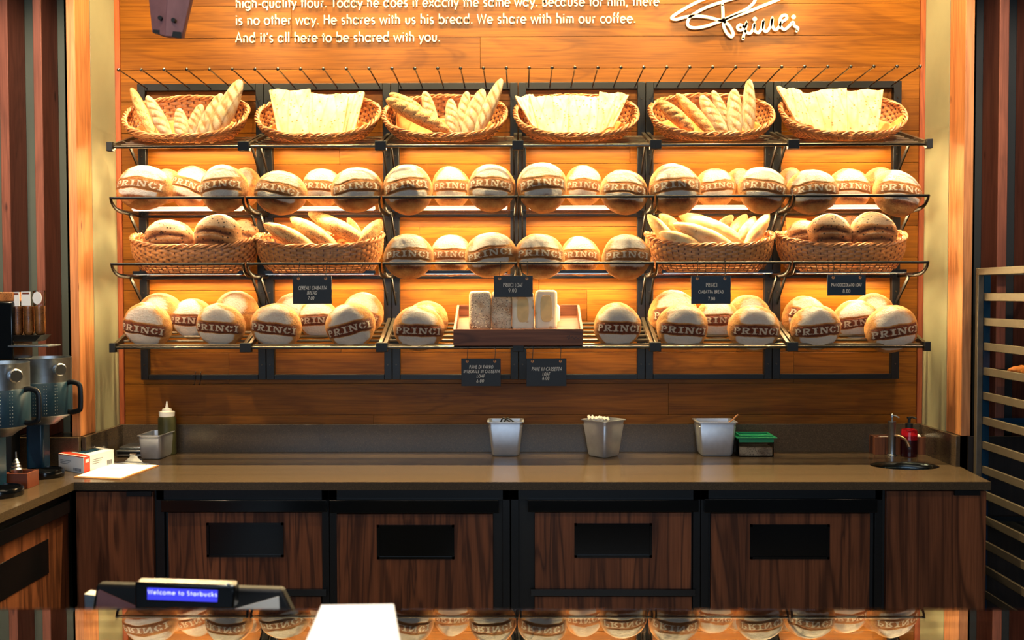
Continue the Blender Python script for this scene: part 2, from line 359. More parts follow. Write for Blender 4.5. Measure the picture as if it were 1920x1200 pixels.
# ---------------------------------------------------------------- stroke lettering
def A(cx,cy,rx,ry,a0,a1,n=10): return [(cx+rx*math.cos(math.radians(a0+(a1-a0)*i/n)),cy+ry*math.sin(math.radians(a0+(a1-a0)*i/n))) for i in range(n+1)]
X=.66
G={
'a':(.74,[A(.33,X/2,.27,X/2,0,360,18),[(.60,0),(.60,X)]]),
'b':(.74,[A(.40,X/2,.27,X/2,0,360,18),[(.13,0),(.13,1.08)]]),
'c':(.58,[A(.38,X/2,.28,X/2,50,310,12)]),
'd':(.74,[A(.33,X/2,.27,X/2,0,360,18),[(.60,0),(.60,1.08)]]),
'e':(.70,[[(.07,X/2),(.62,X/2)]+A(.345,X/2,.275,X/2,0,315,14)]),
'f':(.36,[A(.32,.92,.14,.15,95,180,5)+[(.18,0)],[(.04,X),(.33,X)]]),
'g':(.74,[A(.33,X/2,.27,X/2,0,360,18),[(.60,X),(.60,-.12)]+A(.36,-.12,.24,.18,0,-150,8)]),
'h':(.68,[[(.13,0),(.13,1.08)],A(.335,.42,.205,.24,180,0,10)+[(.54,0)]]),
'i':(.26,[[(.13,0),(.13,X)],[(.13,.86),(.13,.97)]]),
'j':(.26,[[(.13,-.2),(.13,X)],[(.13,.86),(.13,.97)]]),
'k':(.6,[[(.13,0),(.13,1.08)],[(.5,X),(.16,.34),(.54,0)]]),
'l':(.26,[[(.13,0),(.13,1.08)]]),
'm':(1.0,[[(.13,0),(.13,X)],A(.31,.44,.18,.22,180,0,8)+[(.49,0)],A(.68,.44,.19,.22,180,0,8)+[(.87,0)]]),
'n':(.68,[[(.13,0),(.13,X)],A(.335,.42,.205,.24,180,0,10)+[(.54,0)]]),
'o':(.72,[A(.36,X/2,.29,X/2,0,360,18)]),
'p':(.74,[A(.40,X/2,.27,X/2,0,360,18),[(.13,X),(.13,-.32)]]),
'q':(.74,[A(.33,X/2,.27,X/2,0,360,18),[(.60,X),(.60,-.32)]]),
'r':(.42,[[(.13,0),(.13,X)],A(.31,.42,.18,.22,180,70,6)]),
's':(.52,[A(.26,.49,.16,.16,40,260,8)+A(.24,.17,.17,.17,80,-140,8)]),
't':(.36,[[(.18,0),(.18,.92)],[(.03,X),(.33,X)]]),
'u':(.68,[[(.13,X),(.13,.24)]+A(.335,.24,.205,.24,180,360,10)+[(.54,X)]]),
'v':(.58,[[(.03,X),(.29,0),(.55,X)]]),
'w':(.9,[[(.03,X),(.24,0),(.45,X*.95),(.66,0),(.87,X)]]),
'x':(.6,[[(.05,X),(.52,0)],[(.52,X),(.05,0)]]),
'y':(.58,[[(.03,X),(.30,.03)],[(.55,X),(.16,-.32)]]),
'.':(.28,[[(.14,0),(.14,.11)]]),',':(.28,[[(.17,.1),(.09,-.14)]]),'-':(.4,[[(.07,.32),(.33,.32)]]),"'":(.22,[[(.15,1.02),(.08,.76)]]),' ':(.34,[]),
'A':(.78,[[(.05,0),(.39,1),(.73,0)],[(.17,.34),(.61,.34)]]),
'B':(.64,[[(.12,0),(.12,1)],[(.12,1)]+A(.32,.75,.2,.25,90,-90,8)+[(.12,.5)],[(.12,.5)]+A(.34,.25,.24,.25,90,-90,8)+[(.12,0)]]),
'C':(.74,[A(.48,.5,.4,.5,50,310,14)]),
'D':(.76,[[(.12,0),(.12,1)]+A(.26,.5,.42,.5,90,-90,12)+[(.12,0)]]),
'E':(.56,[[(.5,1),(.12,1),(.12,0),(.5,0)],[(.12,.52),(.46,.52)]]),
'F':(.54,[[(.5,1),(.12,1),(.12,0)],[(.12,.5),(.45,.5)]]),
'G':(.82,[A(.5,.5,.42,.5,50,360,14)+[(.55,.5)]]),
'H':(.78,[[(.12,0),(.12,1)],[(.66,0),(.66,1)],[(.12,.52),(.66,.52)]]),
'I':(.26,[[(.13,0),(.13,1)]]),
'L':(.52,[[(.12,1),(.12,0),(.48,0)]]),
'M':(.9,[[(.1,0),(.16,1),(.45,.2),(.74,1),(.8,0)]]),
'N':(.78,[[(.12,0),(.12,1),(.66,0),(.66,1)]]),
'O':(.86,[A(.43,.5,.36,.5,0,360,18)]),
'P':(.6,[[(.12,0),(.12,1)]+A(.28,.74,.25,.26,90,-90,8)+[(.12,.48)]]),
'R':(.64,[[(.12,0),(.12,1)]+A(.28,.74,.25,.26,90,-90,8)+[(.12,.48)],[(.28,.48),(.56,0)]]),
'S':(.6,[A(.3,.75,.21,.24,40,260,8)+A(.28,.26,.23,.26,80,-140,8)]),
'T':(.62,[[(.31,0),(.31,1)],[(.04,1),(.58,1)]]),
'W':(1.05,[[(.03,1),(.27,0),(.52,.95),(.77,0),(1.01,1)]]),
'Z':(.6,[[(.06,1),(.52,1),(.06,0),(.54,0)]]),
'0':(.62,[A(.31,.5,.23,.5,0,360,16)]),
'6':(.62,[A(.31,.3,.23,.3,0,360,14),[(.10,.36),(.34,1)]]),
'7':(.56,[[(.05,1),(.5,1),(.18,0)]]),
'8':(.62,[A(.31,.76,.18,.24,0,360,12),A(.31,.26,.24,.26,0,360,14)]),
'9':(.62,[A(.31,.7,.23,.3,0,360,14),[(.53,.66),(.3,0)]]),
}
def ribbon(mb,pts,hw,depth,fn):
    # flat stroke of half width hw along 2-D pts, extruded by depth; fn maps (x,z,d) to world
    P=[Vector((p[0],p[1])) for p in pts]; L=len(P)
    closed=(P[0]-P[-1]).length<1e-4 and L>3
    if closed: P=P[:-1]; L-=1
    ls=[]
    for i in range(L):
        a=P[i]-P[i-1] if (i>0 or closed) else P[1]-P[0]
        c=P[(i+1)%L]-P[i] if (i<L-1 or closed) else P[-1]-P[-2]
        a=a.normalized(); c=c.normalized(); t=(a+c)
        t=t.normalized() if t.length>1e-3 else a
        n=Vector((-t.y,t.x)); k=min(1.8,1/max(.3,n.dot(Vector((-a.y,a.x)))))
        ls.append((P[i]+n*hw*k,P[i]-n*hw*k))
    vs=[]
    for l,r_ in ls: vs+=[fn(l.x,l.y,depth),fn(r_.x,r_.y,depth),fn(r_.x,r_.y,0),fn(l.x,l.y,0)]
    fs=[]
    for i in range(L if closed else L-1):
        j=(i+1)%L
        for k in range(4): fs.append((i*4+k,i*4+(k+1)%4,j*4+(k+1)%4,j*4+k))
    if not closed: fs+=[(0,1,2,3),((L-1)*4+3,(L-1)*4+2,(L-1)*4+1,(L-1)*4)]
    mb.add(vs,fs)
def textwidth(s,track): return sum(G[c][0]+track for c in s)-track
def glyphs(s,track):
    x=0
    for c in s:
        yield c,x,G[c][1]; x+=G[c][0]+track

# ================================================================ SETTING
TOPZ=CZ-.779                      # counter top
YF=-.776                          # counter front edge
XL,XR=-1.9676,1.9492              # alcove width
FW=-.285                           # the two walls that flank the alcove
ZC=4.6
struct('floor',B(-4.6,4.6,-7.5,.3,-.05,0),'floor_tile')
struct('ceiling',B(-4.6,4.6,-7.5,.3,ZC,ZC+.08),'ceiling_paint')
wb=struct('wall_back',B(XL-.1,XR+.1,.0,.12,0,ZC),'wainscot')
# planks: rows of teak boards with staggered butt joints
PH=.1527; YP=-.018
zrow0=W(900,129,YP).z
rows={}
joints={1:[553],2:[902],3:[1490],0:[1190],4:[640],5:[640,1180],6:[800],7:[430,1300],8:[788],9:[1010],10:[1100,560],11:[640,1380],12:[1487,430],13:[1253],14:[700]}
k0=-4
for k in range(-7,17):
    zt=zrow0-(k-3)*PH; zb_=zt-PH
    if zb_>ZC-.02 or zt<TOPZ+.02: continue
    zt=min(zt,ZC-.01)
    js=joints.get(k,[500+((k*373)%900)])
    xs=[XL+.026]+[W(j,548,0).x for j in sorted(js)]+[XR-.026]
    for a,b_ in zip(xs[:-1],xs[1:]):
        dy=random.uniform(0,.0012)
        mb=MB().box(a+.0006,b_-.0006,YP-dy,0,zb_+.0009,zt-.0009)
        p=part('plank',mb,'teak_plank',wb,bevel=.0007)
for s,xa,xb in(('left',XL,XL+.025),('right',XR-.025,XR)):
    struct('trim_1' if s=='left' else 'trim_2',B(xa,xb,-.026,0,TOPZ+.137,ZC),'teak_trim',.002)
struct('wall_left',B(XL-.12,XL,FW,0,0,ZC),'paint_green')
struct('wall_right',B(XR,XR+.12,FW,0,0,ZC),'paint_green')
struct('wall_left_front',B(-4.6,XL-.06,FW,FW+.1,0,ZC),'paint_green_shade').name='wall_front_left'
struct('wall_front_right',B(XR+.06,4.6,FW,FW+.1,0,ZC),'paint_deep_shade')
struct('wall_outer_left',B(-4.7,-4.6,-7.5,.3,0,ZC),'paint_deep_shade')
struct('wall_outer_right',B(4.6,4.7,-7.5,.3,0,ZC),'paint_deep_shade')
# timber studs
zs=TOPZ+.137
def stud(x0,x1,mat,label,z0=zs,y0=FW-.152):
    solo('timber_stud',B(x0,x1,y0,FW-.001,z0,ZC-.002),mat,label,'wooden post','timber studs beside the bread alcove',.003)
stud(XL-.040,XL-.001,'fir_stud','bright orange knotty timber post at the left edge of the bread alcove')
stud(XL-.188,XL-.150,'shaded_stud','reddish knotty timber post, second one left of the bread wall')
stud(XL-.340,XL-.300,'shaded_stud','shaded reddish timber post at the far left above the coffee dispensers')
stud(XR+.001,XR+.042,'fir_stud','bright yellow-orange timber post at the right edge of the bread alcove')
stud(XR+.150,XR+.192,'shaded_stud','shaded red timber post with a knot hole, behind the steel rack',.01)
stud(XR+.300,XR+.342,'shaded_stud','shaded timber post at the far right edge behind the steel rack',.01)
solo('wainscot_panel',B(XR+.03,3.2,FW-.160,FW-.153,0,zs),'wainscot','dark low wood panel behind the rack, right of the counter','panel')

# ---------------------------------------------------------------- counters
TH=.033
wt=thing('back_counter',(0,-.4,TOPZ-TH),'long brown stone worktop with upstand under the bread wall','countertop')
sk0=WZ(1696,873,TOPZ); skx,sky=sk0.x,sk0.y; ra,rb=.150,.105
# top slab with an oval sink cut-out
def topslab():
    bm=bmesh.new()
    outer=[(XL+.001,-.001),(XL+.001,YF-.0),(XR-.030,YF),(XR-.0005,FW-.154),(XR-.001,FW-.150),(XR-.001,-.001)]
    ov=[bm.verts.new((x,y,TOPZ)) for x,y in outer]
    iv=[bm.verts.new((skx+ra*math.cos(2*PI*i/48),sky+rb*math.sin(2*PI*i/48),TOPZ)) for i in range(48)]
    oe=[bm.edges.new((ov[i],ov[(i+1)%6])) for i in range(6)]; ie=[bm.edges.new((iv[i],iv[(i+1)%48])) for i in range(48)]
    bmesh.ops.triangle_fill(bm,edges=oe+ie,use_beauty=True)
    r=bmesh.ops.extrude_face_region(bm,geom=list(bm.faces))
    for v in [g for g in r['geom'] if isinstance(g,bmesh.types.BMVert)]: v.co.z-=TH
    bm.verts.ensure_lookup_table(); bm.verts.index_update()
    mb=MB(); mb.v=[tuple(v.co) for v in bm.verts]; mb.f=[tuple(v.index for v in f.verts) for f in bm.faces]; bm.free(); return mb
XE=WZ(130,908,TOPZ).x
part('worktop',topslab(),'stone_top',wt)
part('upstand',B(XL+.02,XR-.02,-.040,-.019,TOPZ,TOPZ+.137),'stone_top',wt,.0015)
part('side_upstand',B(XL+.001,XL+.02,FW-.150,-.019,TOPZ,TOPZ+.137),'stone_top',wt,.0015)
part('side_upstand',B(XR-.02,XR-.001,FW-.150,-.019,TOPZ,TOPZ+.137),'stone_top',wt,.0015)
sk=MB(); prof=[(.970,-.003),(.965,-TH),(.96,-.06),(.9,-.12),(.6,-.145),(.12,-.15)]
sk.lathe([(r_,z) for r_,z in prof],48,(skx,sky,TOPZ),Matrix.Diagonal((ra+.004,rb+.004,1,1)),False,True)
sink=part('sink_bowl',sk,'bowl_steel',wt); sm=sink.modifiers.new('solid','SOLIDIFY'); sm.thickness=.002; sm.offset=-1
part('drain',MB().lathe([(.001,0),(.022,0),(.022,.004),(.001,.004)],20,(skx,sky,TOPZ-.15)),'steel',wt)
# left run of counter coming towards the camera
lc=thing('side_counter',(-2.3,-1.6,TOPZ-TH),'brown stone worktop running forward on the left under the coffee dispensers','countertop')
part('worktop',B(-2.9,XE,-3.2,YF,TOPZ-TH,TOPZ),'stone_top',lc)
part('worktop',B(-2.9,XL+.0005,YF+.0005,FW-.154,TOPZ-TH,TOPZ),'stone_top',lc)
part('upstand',B(-2.9,XL,FW-.175,FW-.154,TOPZ,zs),'stone_top',lc,.0015)
part('ledge',B(-2.9,XL-.002,FW-.153,FW-.002,zs-.02,zs-.001),'stone_top',lc)

# ---------------------------------------------------------------- base cabinets
YD=-.743
def drawer(par,pr,name='drawer',mat='veneer'):
    x0,x1,z0,z1=rect(*pr,YD); p=part(name,B(x0,x1,YD,YD+.02,z0,z1),mat,par,.001); return p
def handle_recess(par,pr):
    x0,x1,z0,z1=rect(*pr,YD)
    mb=MB(); fr=.010
    for a in((x0,x1,z0,z0+fr),(x0,x1,z1-fr,z1),(x0,x0+fr,z0,z1),(x1-fr,x1,z0,z1)): mb.box(a[0],a[1],YD-.006,YD+.003,a[2],a[3])
    mb.box(x0+.004,x1-.004,YD-.0015,YD+.0005,z0+.004,z1-.004)
    part('recessed_handle',mb,'black_gloss',par)
def cab(label,x0p,x1p,bar,fronts):
    x0,_,_,_=rect(x0p,950,x0p,1100,YD); x1,_,_,_=rect(x1p,950,x1p,1100,YD)
    c=thing('cabinet',((x0+x1)/2,-.36,0),label,'cabinet','cabinets under the back counter')
    b_=MB().box(x0,x1,YD+.022,-.02,.09,TOPZ-TH-.002); part('body',b_,'black_matte',c)
    part('toe_kick',B(x0,x1,YD+.08,YD+.10,0,.09),'black_matte',c)
    if bar:
        f=MB(); z1=TOPZ-TH-.003
        f.box(x0,x0+.032,YD+.001,YD+.022,.09,z1); f.box(x1-.03,x1,YD+.001,YD+.022,.09,z1); f.box(x0,x1,YD+.001,YD+.022,z1-.045,z1)
        part('frame',f,'black_steel',c,.001)
        a0,a1,b0,b1=rect(*bar,YD-.02); r_=part('pull_rail',B(a0,a1,YD-.022,YD-.001,b0,b1),'black_gloss',c,.0015)
    for kind,pr,rec in fronts:
        d=drawer(c,pr,kind)
        if rec: handle_recess(d,rec)
        if kind=='drawer' and pr[3]<1110:
            a0,a1,b0,b1=rect(pr[0]-8,pr[3]+1,pr[2]+8,pr[3]+14,YD-.01); part('pull_rail',B(a0,a1,YD-.012,YD,b0,b1),'black_gloss',c,.001)
    return c
c=cab('corner cabinet with plain dark teak door left of the black framed drawers',147,293,None,[('door',(148,922,292,1700),None)])
a0,a1,b0,b1=rect(237,921,284,931,YD-.01); part('lock_plate',B(a0,a1,YD-.012,YD,b0,b1),'black_steel',c,.001)
cab('black framed two-drawer teak cabinet behind the till display',294,617,(302,938,612,960),[('drawer',(316,961,604,1104),(388,980,532,1044)),('drawer',(316,1119,604,1700),None)])
cab('black framed teak door cabinet left of the centre gap, under the nearest steel pan',618,956,(618,938,935,962),[('door',(634,964,925,1700),(707,984,852,1048))])
cab('black framed two-drawer teak cabinet just right of the centre gap',958,1313,(990,938,1310,960),[('drawer',(1003,961,1296,1104),(1077,981,1222,1045)),('drawer',(1003,1119,1296,1700),None)])
cab('black framed teak door cabinet below the green lidded box',1314,1654,(1321,936,1645,961),[('door',(1332,963,1628,1700),(1406,983,1555,1048))])
c=cab('cabinet with plain dark teak door under the sink at the right end',1655,1847,None,[('door',(1659,921,1845,1700),None)])
a0,a1,b0,b1=rect(1790,919,1838,929,YD-.01); part('lock_plate',B(a0,a1,YD-.012,YD,b0,b1),'black_steel',c,.001)
# left cabinet, its front faces right
lcx=XE-.04
c=thing('cabinet',(-2.3,-1.9,0),'teak drawer cabinet with black frame on the left, turned to face right','cabinet')
part('body',B(-2.88,lcx-.022,-3.15,YF+.03,.09,TOPZ-TH-.002),'black_matte',c)
def zat(px,py,x):   # point on plane x=const
    a=(px-960)/FPX; b_=(600-py)/FPX; d=fw+rt*a+up*b_; t=x/d.x; return Vector((0,CY,CZ))+d*t
f0=zat(128,960,lcx).y
fr=MB(); fr.box(lcx-.022,lcx,f0,YF+.03,.09,TOPZ-TH-.002); fr.box(lcx-.022,lcx,-3.15,f0,TOPZ-TH-.05,TOPZ-TH-.002); part('frame',fr,'black_steel',c,.001)
pz0=zat(100,985,lcx+.02).z; pz1=zat(100,955,lcx+.02).z
part('pull_rail',B(lcx+.001,lcx+.024,-3.1,YF-.005,pz0+.02,pz0+.075),'black_gloss',c,.0015)
zt_=zat(100,988,lcx).z
d=part('drawer',B(lcx-.020,lcx,-3.1,f0-.002,.1,pz0+.018),'veneer',c,.001)
h0=zat(90,1010,lcx); h1=zat(90,1075,lcx); hf=zat(0,1100,lcx)
hm=MB(); hm.box(lcx-.001,lcx+.003,hf.y-.05,h0.y,h1.z,h0.z)
part('recessed_handle',hm,'black_gloss',d,.003)

# ================================================================ BREAD RACK
XC=-.012; MW=.6133
BX=[XC+(i-3)*MW for i in range(7)]
ZT=CZ+1.008; ZB=CZ-.4224
SF=-.383                                       # front rail plane
ords=['first','second','third','fourth','fifth','sixth']
S1f,S1b=CZ+.655,CZ+.755
S4f,S4b=CZ-.247,CZ-.135
S2,S3=CZ+.427,CZ+.130
bayname=['leftmost bay of the black wall rack, seeded round loaves in its basket','second bay from left of the black wall rack, with the cereali sign','third bay from left of the black wall rack, left of the centre','fourth bay from left of the black wall rack, right of the centre','fifth bay of the black wall rack, second from the right end','rightmost bay of the black wall rack, by the right wall']
def slatshelf(par,x0,x1,zf,zb,led):
    fr=part('front_rail',MB().bar((x0+.012,SF,zf),(x1-.012,SF,zf),.0075,10),'rail_metal',par)
    # arms are subparts of the shelf rail
    for x in(x0+.012,x1-.012):
        part('arm',MB().sqbar((x,SF+.006,zf+.001),(x,-.045,zb),.016,.026),'bronze_bar',fr,.001)
        part('end_cap',B(x-.0135,x+.0135,SF-.016,SF+.012,zf-.020,zf+.022),'black_matte',fr,.002)
    for k in range(6):
        t=(k+.7)/6.4; y=SF+.01+(.33)*t; z=zf+(zb-zf)*t-.004
        part('slat',MB().bar((x0+.018,y,z),(x1-.018,y,z),.0065,8),'bronze_bar',fr)
    if led: ledbar(par,x0,x1,-.085,zf+.052); frontlight(x0,x1,-.25,zf+.018)
def frontlight(x0,x1,y,z):
    l=bpy.data.lights.new('strip_light','AREA'); l.shape='RECTANGLE'; l.size=x1-x0-.12; l.size_y=.016; l.energy=FRONT_POW; l.color=WARM; l.spread=math.radians(150)
    o=bpy.data.objects.new('strip_light',l); COL.objects.link(o); o.location=((x0+x1)/2,y,z); o.rotation_euler=(math.radians(-30),0,0)
def ledbar(par,x0,x1,y,z,h=.014,lit=False):
    if y<-.2:      # white strip along the front edge of the glass
        b_=part('light_bar',B(x0+.05,x1-.05,y-.010,y+.010,z,z+h),'led_soft' if lit else 'black_steel',par,.001)
        part('diffuser',B(x0+.055,x1-.055,y-.0095,y+.0095,z-.004,z-.0002),'led' if lit else 'brushed_steel',b_)
        frontlight(x0,x1,y,z-.006)
        return
    part('light_bar',B(x0+.05,x1-.05,y-.010,y+.010,z,z+h),'black_steel',par,.001)
    l=bpy.data.lights.new('strip_light','AREA'); l.shape='RECTANGLE'; l.size=x1-x0-.12; l.size_y=.016; l.energy=LED_POW; l.color=WARM
    o=bpy.data.objects.new('strip_light',l); COL.objects.link(o); o.location=(( x0+x1)/2,y,z-.004); o.rotation_euler=(math.radians(-10),0,0)
def glassshelf(par,x0,x1,z):
    fr=part('front_rail',MB().bar((x0+.006,SF,z),(x1-.006,SF,z),.0062,10),'black_steel',par)
    for x,s in((x0+.008,1),(x1-.008,-1)):
        pts=[(x,SF,z+.004),(x+.002*s,SF+.012,z-.022),(x+.004*s,SF+.05,z-.044),(x+.005*s,SF+.12,z-.052),(x+.006*s,-.04,z-.052)]
        part('arm',MB().sweep(smoothpath(pts,5),.008,8,sx=.6,sy=1.3),'black_steel',fr)
    zg=z-.052
    part('glass_plate',B(x0+.02,x1-.02,-.245,-.05,zg,zg+.006),'shelf_glass',fr)
    part('back_rail',MB().sqbar((x0+.01,-.05,zg-.006),(x1-.01,-.05,zg-.006),.01,.014),'black_steel',fr)
    ledbar(par,x0,x1,-.243,zg+.010,.014,z>CZ+.3); ledbar(par,x0,x1,-.085,zg-.012,.010)
for i in range(6):
    x0,x1=BX[i],BX[i+1]
    rk=thing('wall_rack',((x0+x1)/2,-.03,ZB),bayname[i],'bread rack','bays of the black wall rack')
    for xa in(x0+.0015,x1-.0385):
        u_=part('upright',B(xa,xa+.037,-.050,-.020,ZB,ZT),'black_steel',rk,.0015)
        sc_=MB()
        for z in(ZT-.08,ZT-.35,CZ+.30,CZ,CZ-.35): sc_.lathe([(.0001,0),(.004,0),(.003,.002)],10,(xa+.018,-.0505,z),Matrix.Rotation(PI/2,4,'X'))
        part('screw',sc_,'peg_metal',u_)['kind']='stuff'
    part('top_bar',B(x0+.0395,x1-.0395,-.050,-.020,ZT-.032,ZT),'black_steel',rk,.001)
    part('bottom_bar',B(x0+.0395,x1-.0395,-.050,-.020,ZB,ZB+.024),'black_steel',rk,.001)
    for k in range(6):
        xp=x0+MW*(k+.5)/6
        pg=part('peg',MB().bar((xp,-.051,ZT-.022),(xp,-.372,ZT-.008),.0032,8),'peg_metal',rk)
        part('peg_ball',MB().ball((xp,-.378,ZT-.008),.0085,8),'ball_metal',pg)
    for zz in(S1f+.045,S2-.055,S3-.055):     # diagonal brackets behind
        for xa,s in((x0+.02,1),(x1-.02,-1)):
            part('bracket',MB().sqbar((xa,-.052,zz-.13),(xa,-.20,zz-.006),.006,.018),'black_steel',rk)
    slatshelf(rk,x0,x1,S1f,S1b,True)
    glassshelf(rk,x0,x1,S2); glassshelf(rk,x0,x1,S3)
    slatshelf(rk,x0,x1,S4f,S4b,False)

# ================================================================ LOAVES
def fbm(P,seed,oct=4,f0=1.3):
    rs=np.random.RandomState(seed); out=np.zeros(len(P)); a=1.
    for o_ in range(oct):
        for _ in range(3):
            d=rs.normal(size=3); d/=np.linalg.norm(d); ph=rs.uniform(0,6.28)
            out+=a*np.sin(P@d*f0*2.2+ph+1.3*np.sin(P@rs.normal(size=3)*f0+ph))/3
        f0*=2; a*=.5
    return out
def sstep(e0,e1,x):
    t=np.clip((x-e0)/(e1-e0),0,1); return t*t*(3-2*t)
def letters(u,v):
    """mask of the stencilled word on unit band coordinates (u 0..6 cells, v 0..1)"""
    m=np.zeros_like(u)
    def bx(x,y,a,b_,c,d): return (x>=a)&(x<=b_)&(y>=c)&(y<=d)
    ring=lambda x,y,cx,cy,rx,ry,ix,iy: (((x-cx)/rx)**2+((y-cy)/ry)**2<=1)&(((x-cx)/ix)**2+((y-cy)/iy)**2>=1)
    def seg(x,y,x0,y0,x1,y1,wd): # slanted stroke of horizontal width wd
        t=(y-y0)/(y1-y0); return (t>=0)&(t<=1)&(abs(x-(x0+(x1-x0)*t))<=wd/2)
    w_=[1.02,1.08,.72,1.14,1.0,.72]; x0=0
    for k,wd in enumerate(w_):
        x=u-x0; y=v; x0+=wd+.06
        if k in(0,1):
            r_=bx(x,y,.12,.34,0,1)|bx(x,y,0,.46,0,.13)|bx(x,y,0,.40,.87,1)|(ring(x,y,.5,.71,.42,.29,.17,.13)&(x>.42))
            if k==1: r_|=seg(x,y,.50,.48,.82,0,.24)|bx(x,y,.68,1.04,0,.13)
        elif k in(2,5): r_=bx(x,y,.22,.48,0,1)|bx(x,y,.04,.66,0,.13)|bx(x,y,.04,.66,.87,1)
        elif k==3: r_=bx(x,y,.12,.27,0,1)|seg(x,y,.24,1,.88,0,.27)|bx(x,y,.82,.95,0,1)|bx(x,y,0,.36,.87,1)|bx(x,y,0,.40,0,.13)|bx(x,y,.68,1.08,.87,1)
        else: r_=(ring(x,y,.5,.5,.46,.5,.20,.36)&~((x>.6)&(abs(y-.5)<.17))&~(abs(x-.53)<.035))|bx(x,y,.78,.9,.66,.98)
        m=np.maximum(m,r_.astype(float))
    return m,x0-.06
LOAF={}
def loafmesh(key,seed,kind):
    R_,S_=100,150
    if kind=='choc': R_,S_=60,90
    th=np.linspace(0,PI,R_+1)[1:-1]
    # pole faces the viewer (-Y); rings packed towards the front
    th=PI*( (th/PI)**1.15 )
    ph=np.linspace(0,2*PI,S_,endpoint=False)
    T,Pm=np.meshgrid(th,ph,indexing='ij'); T=T.ravel(); Pm=Pm.ravel()
    x=np.sin(T)*np.cos(Pm); z=np.sin(T)*np.sin(Pm); y=-np.cos(T)
    x=np.append(x,[0,0]); z=np.append(z,[0,0]); y=np.append(y,[-1,1])
    P=np.stack([x,y,z],1)
    sh=1+.045*fbm(P,seed,2,1.0)+.010*fbm(P,seed+5,3,5.)
    yy=np.where(y<0,-np.abs(y)**.85*.74,y*.42)
    # a scored loaf: band raised between two slits
    V=np.stack([x*sh,yy*sh,z*sh],1)
    u=x+.03*fbm(P,seed+1,2,3); v=z+.03*fbm(P,seed+2,2,3)
    fl=np.zeros(len(x)); bd=np.zeros(len(x)); st=np.zeros(len(x))
    front=sstep(.35,-.1,y)
    e=.035
    if kind in('stamp','upper'):
        hw=.215; bow=.06*(x**2)
        vb=v+bow
        bd=sstep(hw+e,hw,abs(vb))*sstep(.99,.80,abs(u))*front
        lv=(z+bow*1.0+.135)/.27
        lu0=(x*1.0+.86)
        _,tot=letters(np.array([0.]),np.array([0.]))
        lu=np.arcsin(np.clip(x,-.97,.97))/1.25; lu=(lu+.82)/1.64*tot
        mk,_=letters(lu,lv); st=mk*front*(abs(x)<.95)
        nz=.10*fbm(P,seed+9,3,2.2); top=sstep(.0,.10,v-hw-.015+bow)*sstep(.92,.55,np.sqrt((x*.98)**2+(v-.22)**2)+nz)
        bot=sstep(.0,.06,-v-hw-.01-bow)*sstep(1.0,.86,np.sqrt((x*1.25)**2+((v+.30)*1.75)**2)+nz*.6)
        fl=(top*.95+bot*1.0)*front
        if kind=='upper':
            bd*=.62; fl*=np.where(v<-hw,sstep(-.62,-.40,v),1)
            bd=np.maximum(bd,.95*np.exp(-((v+.60)/.13)**2)*sstep(.75,.35,abs(x))*front)
            st*=.9
        V[:,1]-= .02*bd
        V[:,1]+= .035*np.exp(-((abs(vb)-hw)/.03)**2)*front*sstep(.95,.7,abs(u))
    elif kind=='plain':
        fl=sstep(.75,.25,np.sqrt(x**2+(v-.3)**2))*front
        bd=sstep(.12,.04,abs(v+.02))*.5*front
    elif kind=='choc':
        b1=np.exp(-((v-.18+.25*x**2)/.10)**2)+.9*np.exp(-((v+.28+.2*x**2)/.13)**2)
        bd=np.clip(b1,0,1)*sstep(.95,.6,abs(u))*front
        fl=(sstep(.28,.45,v)*sstep(1.0,.8,np.sqrt(x**2+v**2))+.55*np.exp(-((v+.02+.2*x**2)/.07)**2)*sstep(.8,.5,abs(x)))*front
        V[:,1]+=.05*bd
    n=R_-1; faces=[]
    idx=np.arange(n*S_).reshape(n,S_)
    a=idx[:-1,:].ravel(); b_=np.roll(idx[:-1],-1,1).ravel(); c=np.roll(idx[1:],-1,1).ravel(); d=idx[1:].ravel()
    faces=list(map(tuple,np.stack([a,b_,c,d],1).tolist()))
    f0,f1=n*S_,n*S_+1
    for k in range(S_):
        faces.append((f0,idx[0,(k+1)%S_],idx[0,k])); faces.append((f1,idx[-1,k],idx[-1,(k+1)%S_]))
    faces=[tuple(int(q) for q in f) for f in faces]
    me=bpy.data.meshes.new('loaf'); me.from_pydata(V.tolist(),[],faces)
    me.materials.append(MATS['choc_crust' if kind=='choc' else 'loaf_crust'])
    at=me.attributes.new('flour_map','FLOAT_COLOR','POINT')
    at.data.foreach_set('color',np.stack([fl,bd,st,np.ones_like(fl)],1).astype(np.float32).ravel())
    me.polygons.foreach_set('use_smooth',[True]*len(me.polygons))
    bm=bmesh.new(); bm.from_mesh(me); bmesh.ops.recalc_face_normals(bm,faces=bm.faces); bm.to_mesh(me); bm.free()
    LOAF[key]=me
for k in range(5): loafmesh('s%d'%k,11+k*7,'stamp'); loafmesh('u%d'%k,13+k*9,'upper')
for k in range(2): loafmesh('p%d'%k,71+k*7,'plain')
for k in range(2): loafmesh('c%d'%k,91+k*7,'choc')
def loaf(px,py,w_,h_,Y,key,roll=0,pitch=0,yaw=0,label='',group='stamped round loaves',cat='bread',depth=None,name='round_loaf'):
    c=W(px,py,Y); s=(Y-CY)/FPX
    o=bpy.data.objects.new(name,LOAF[key]); COL.objects.link(o)
    rx,rz=w_/2*s,h_/2*s; ry=depth or (rx+rz)/2*.9
    # keep silhouette: no scale skew, rotate first about view axis
    o.location=c; o.scale=(rx,ry,rz); o.rotation_euler=Euler((math.radians(-pitch),math.radians(roll),math.radians(yaw)),'XYZ')
    return tag(o,label,cat,group)
bays=['leftmost bay','second bay from left','third bay from left','fourth bay from left','fifth bay from left','rightmost bay']
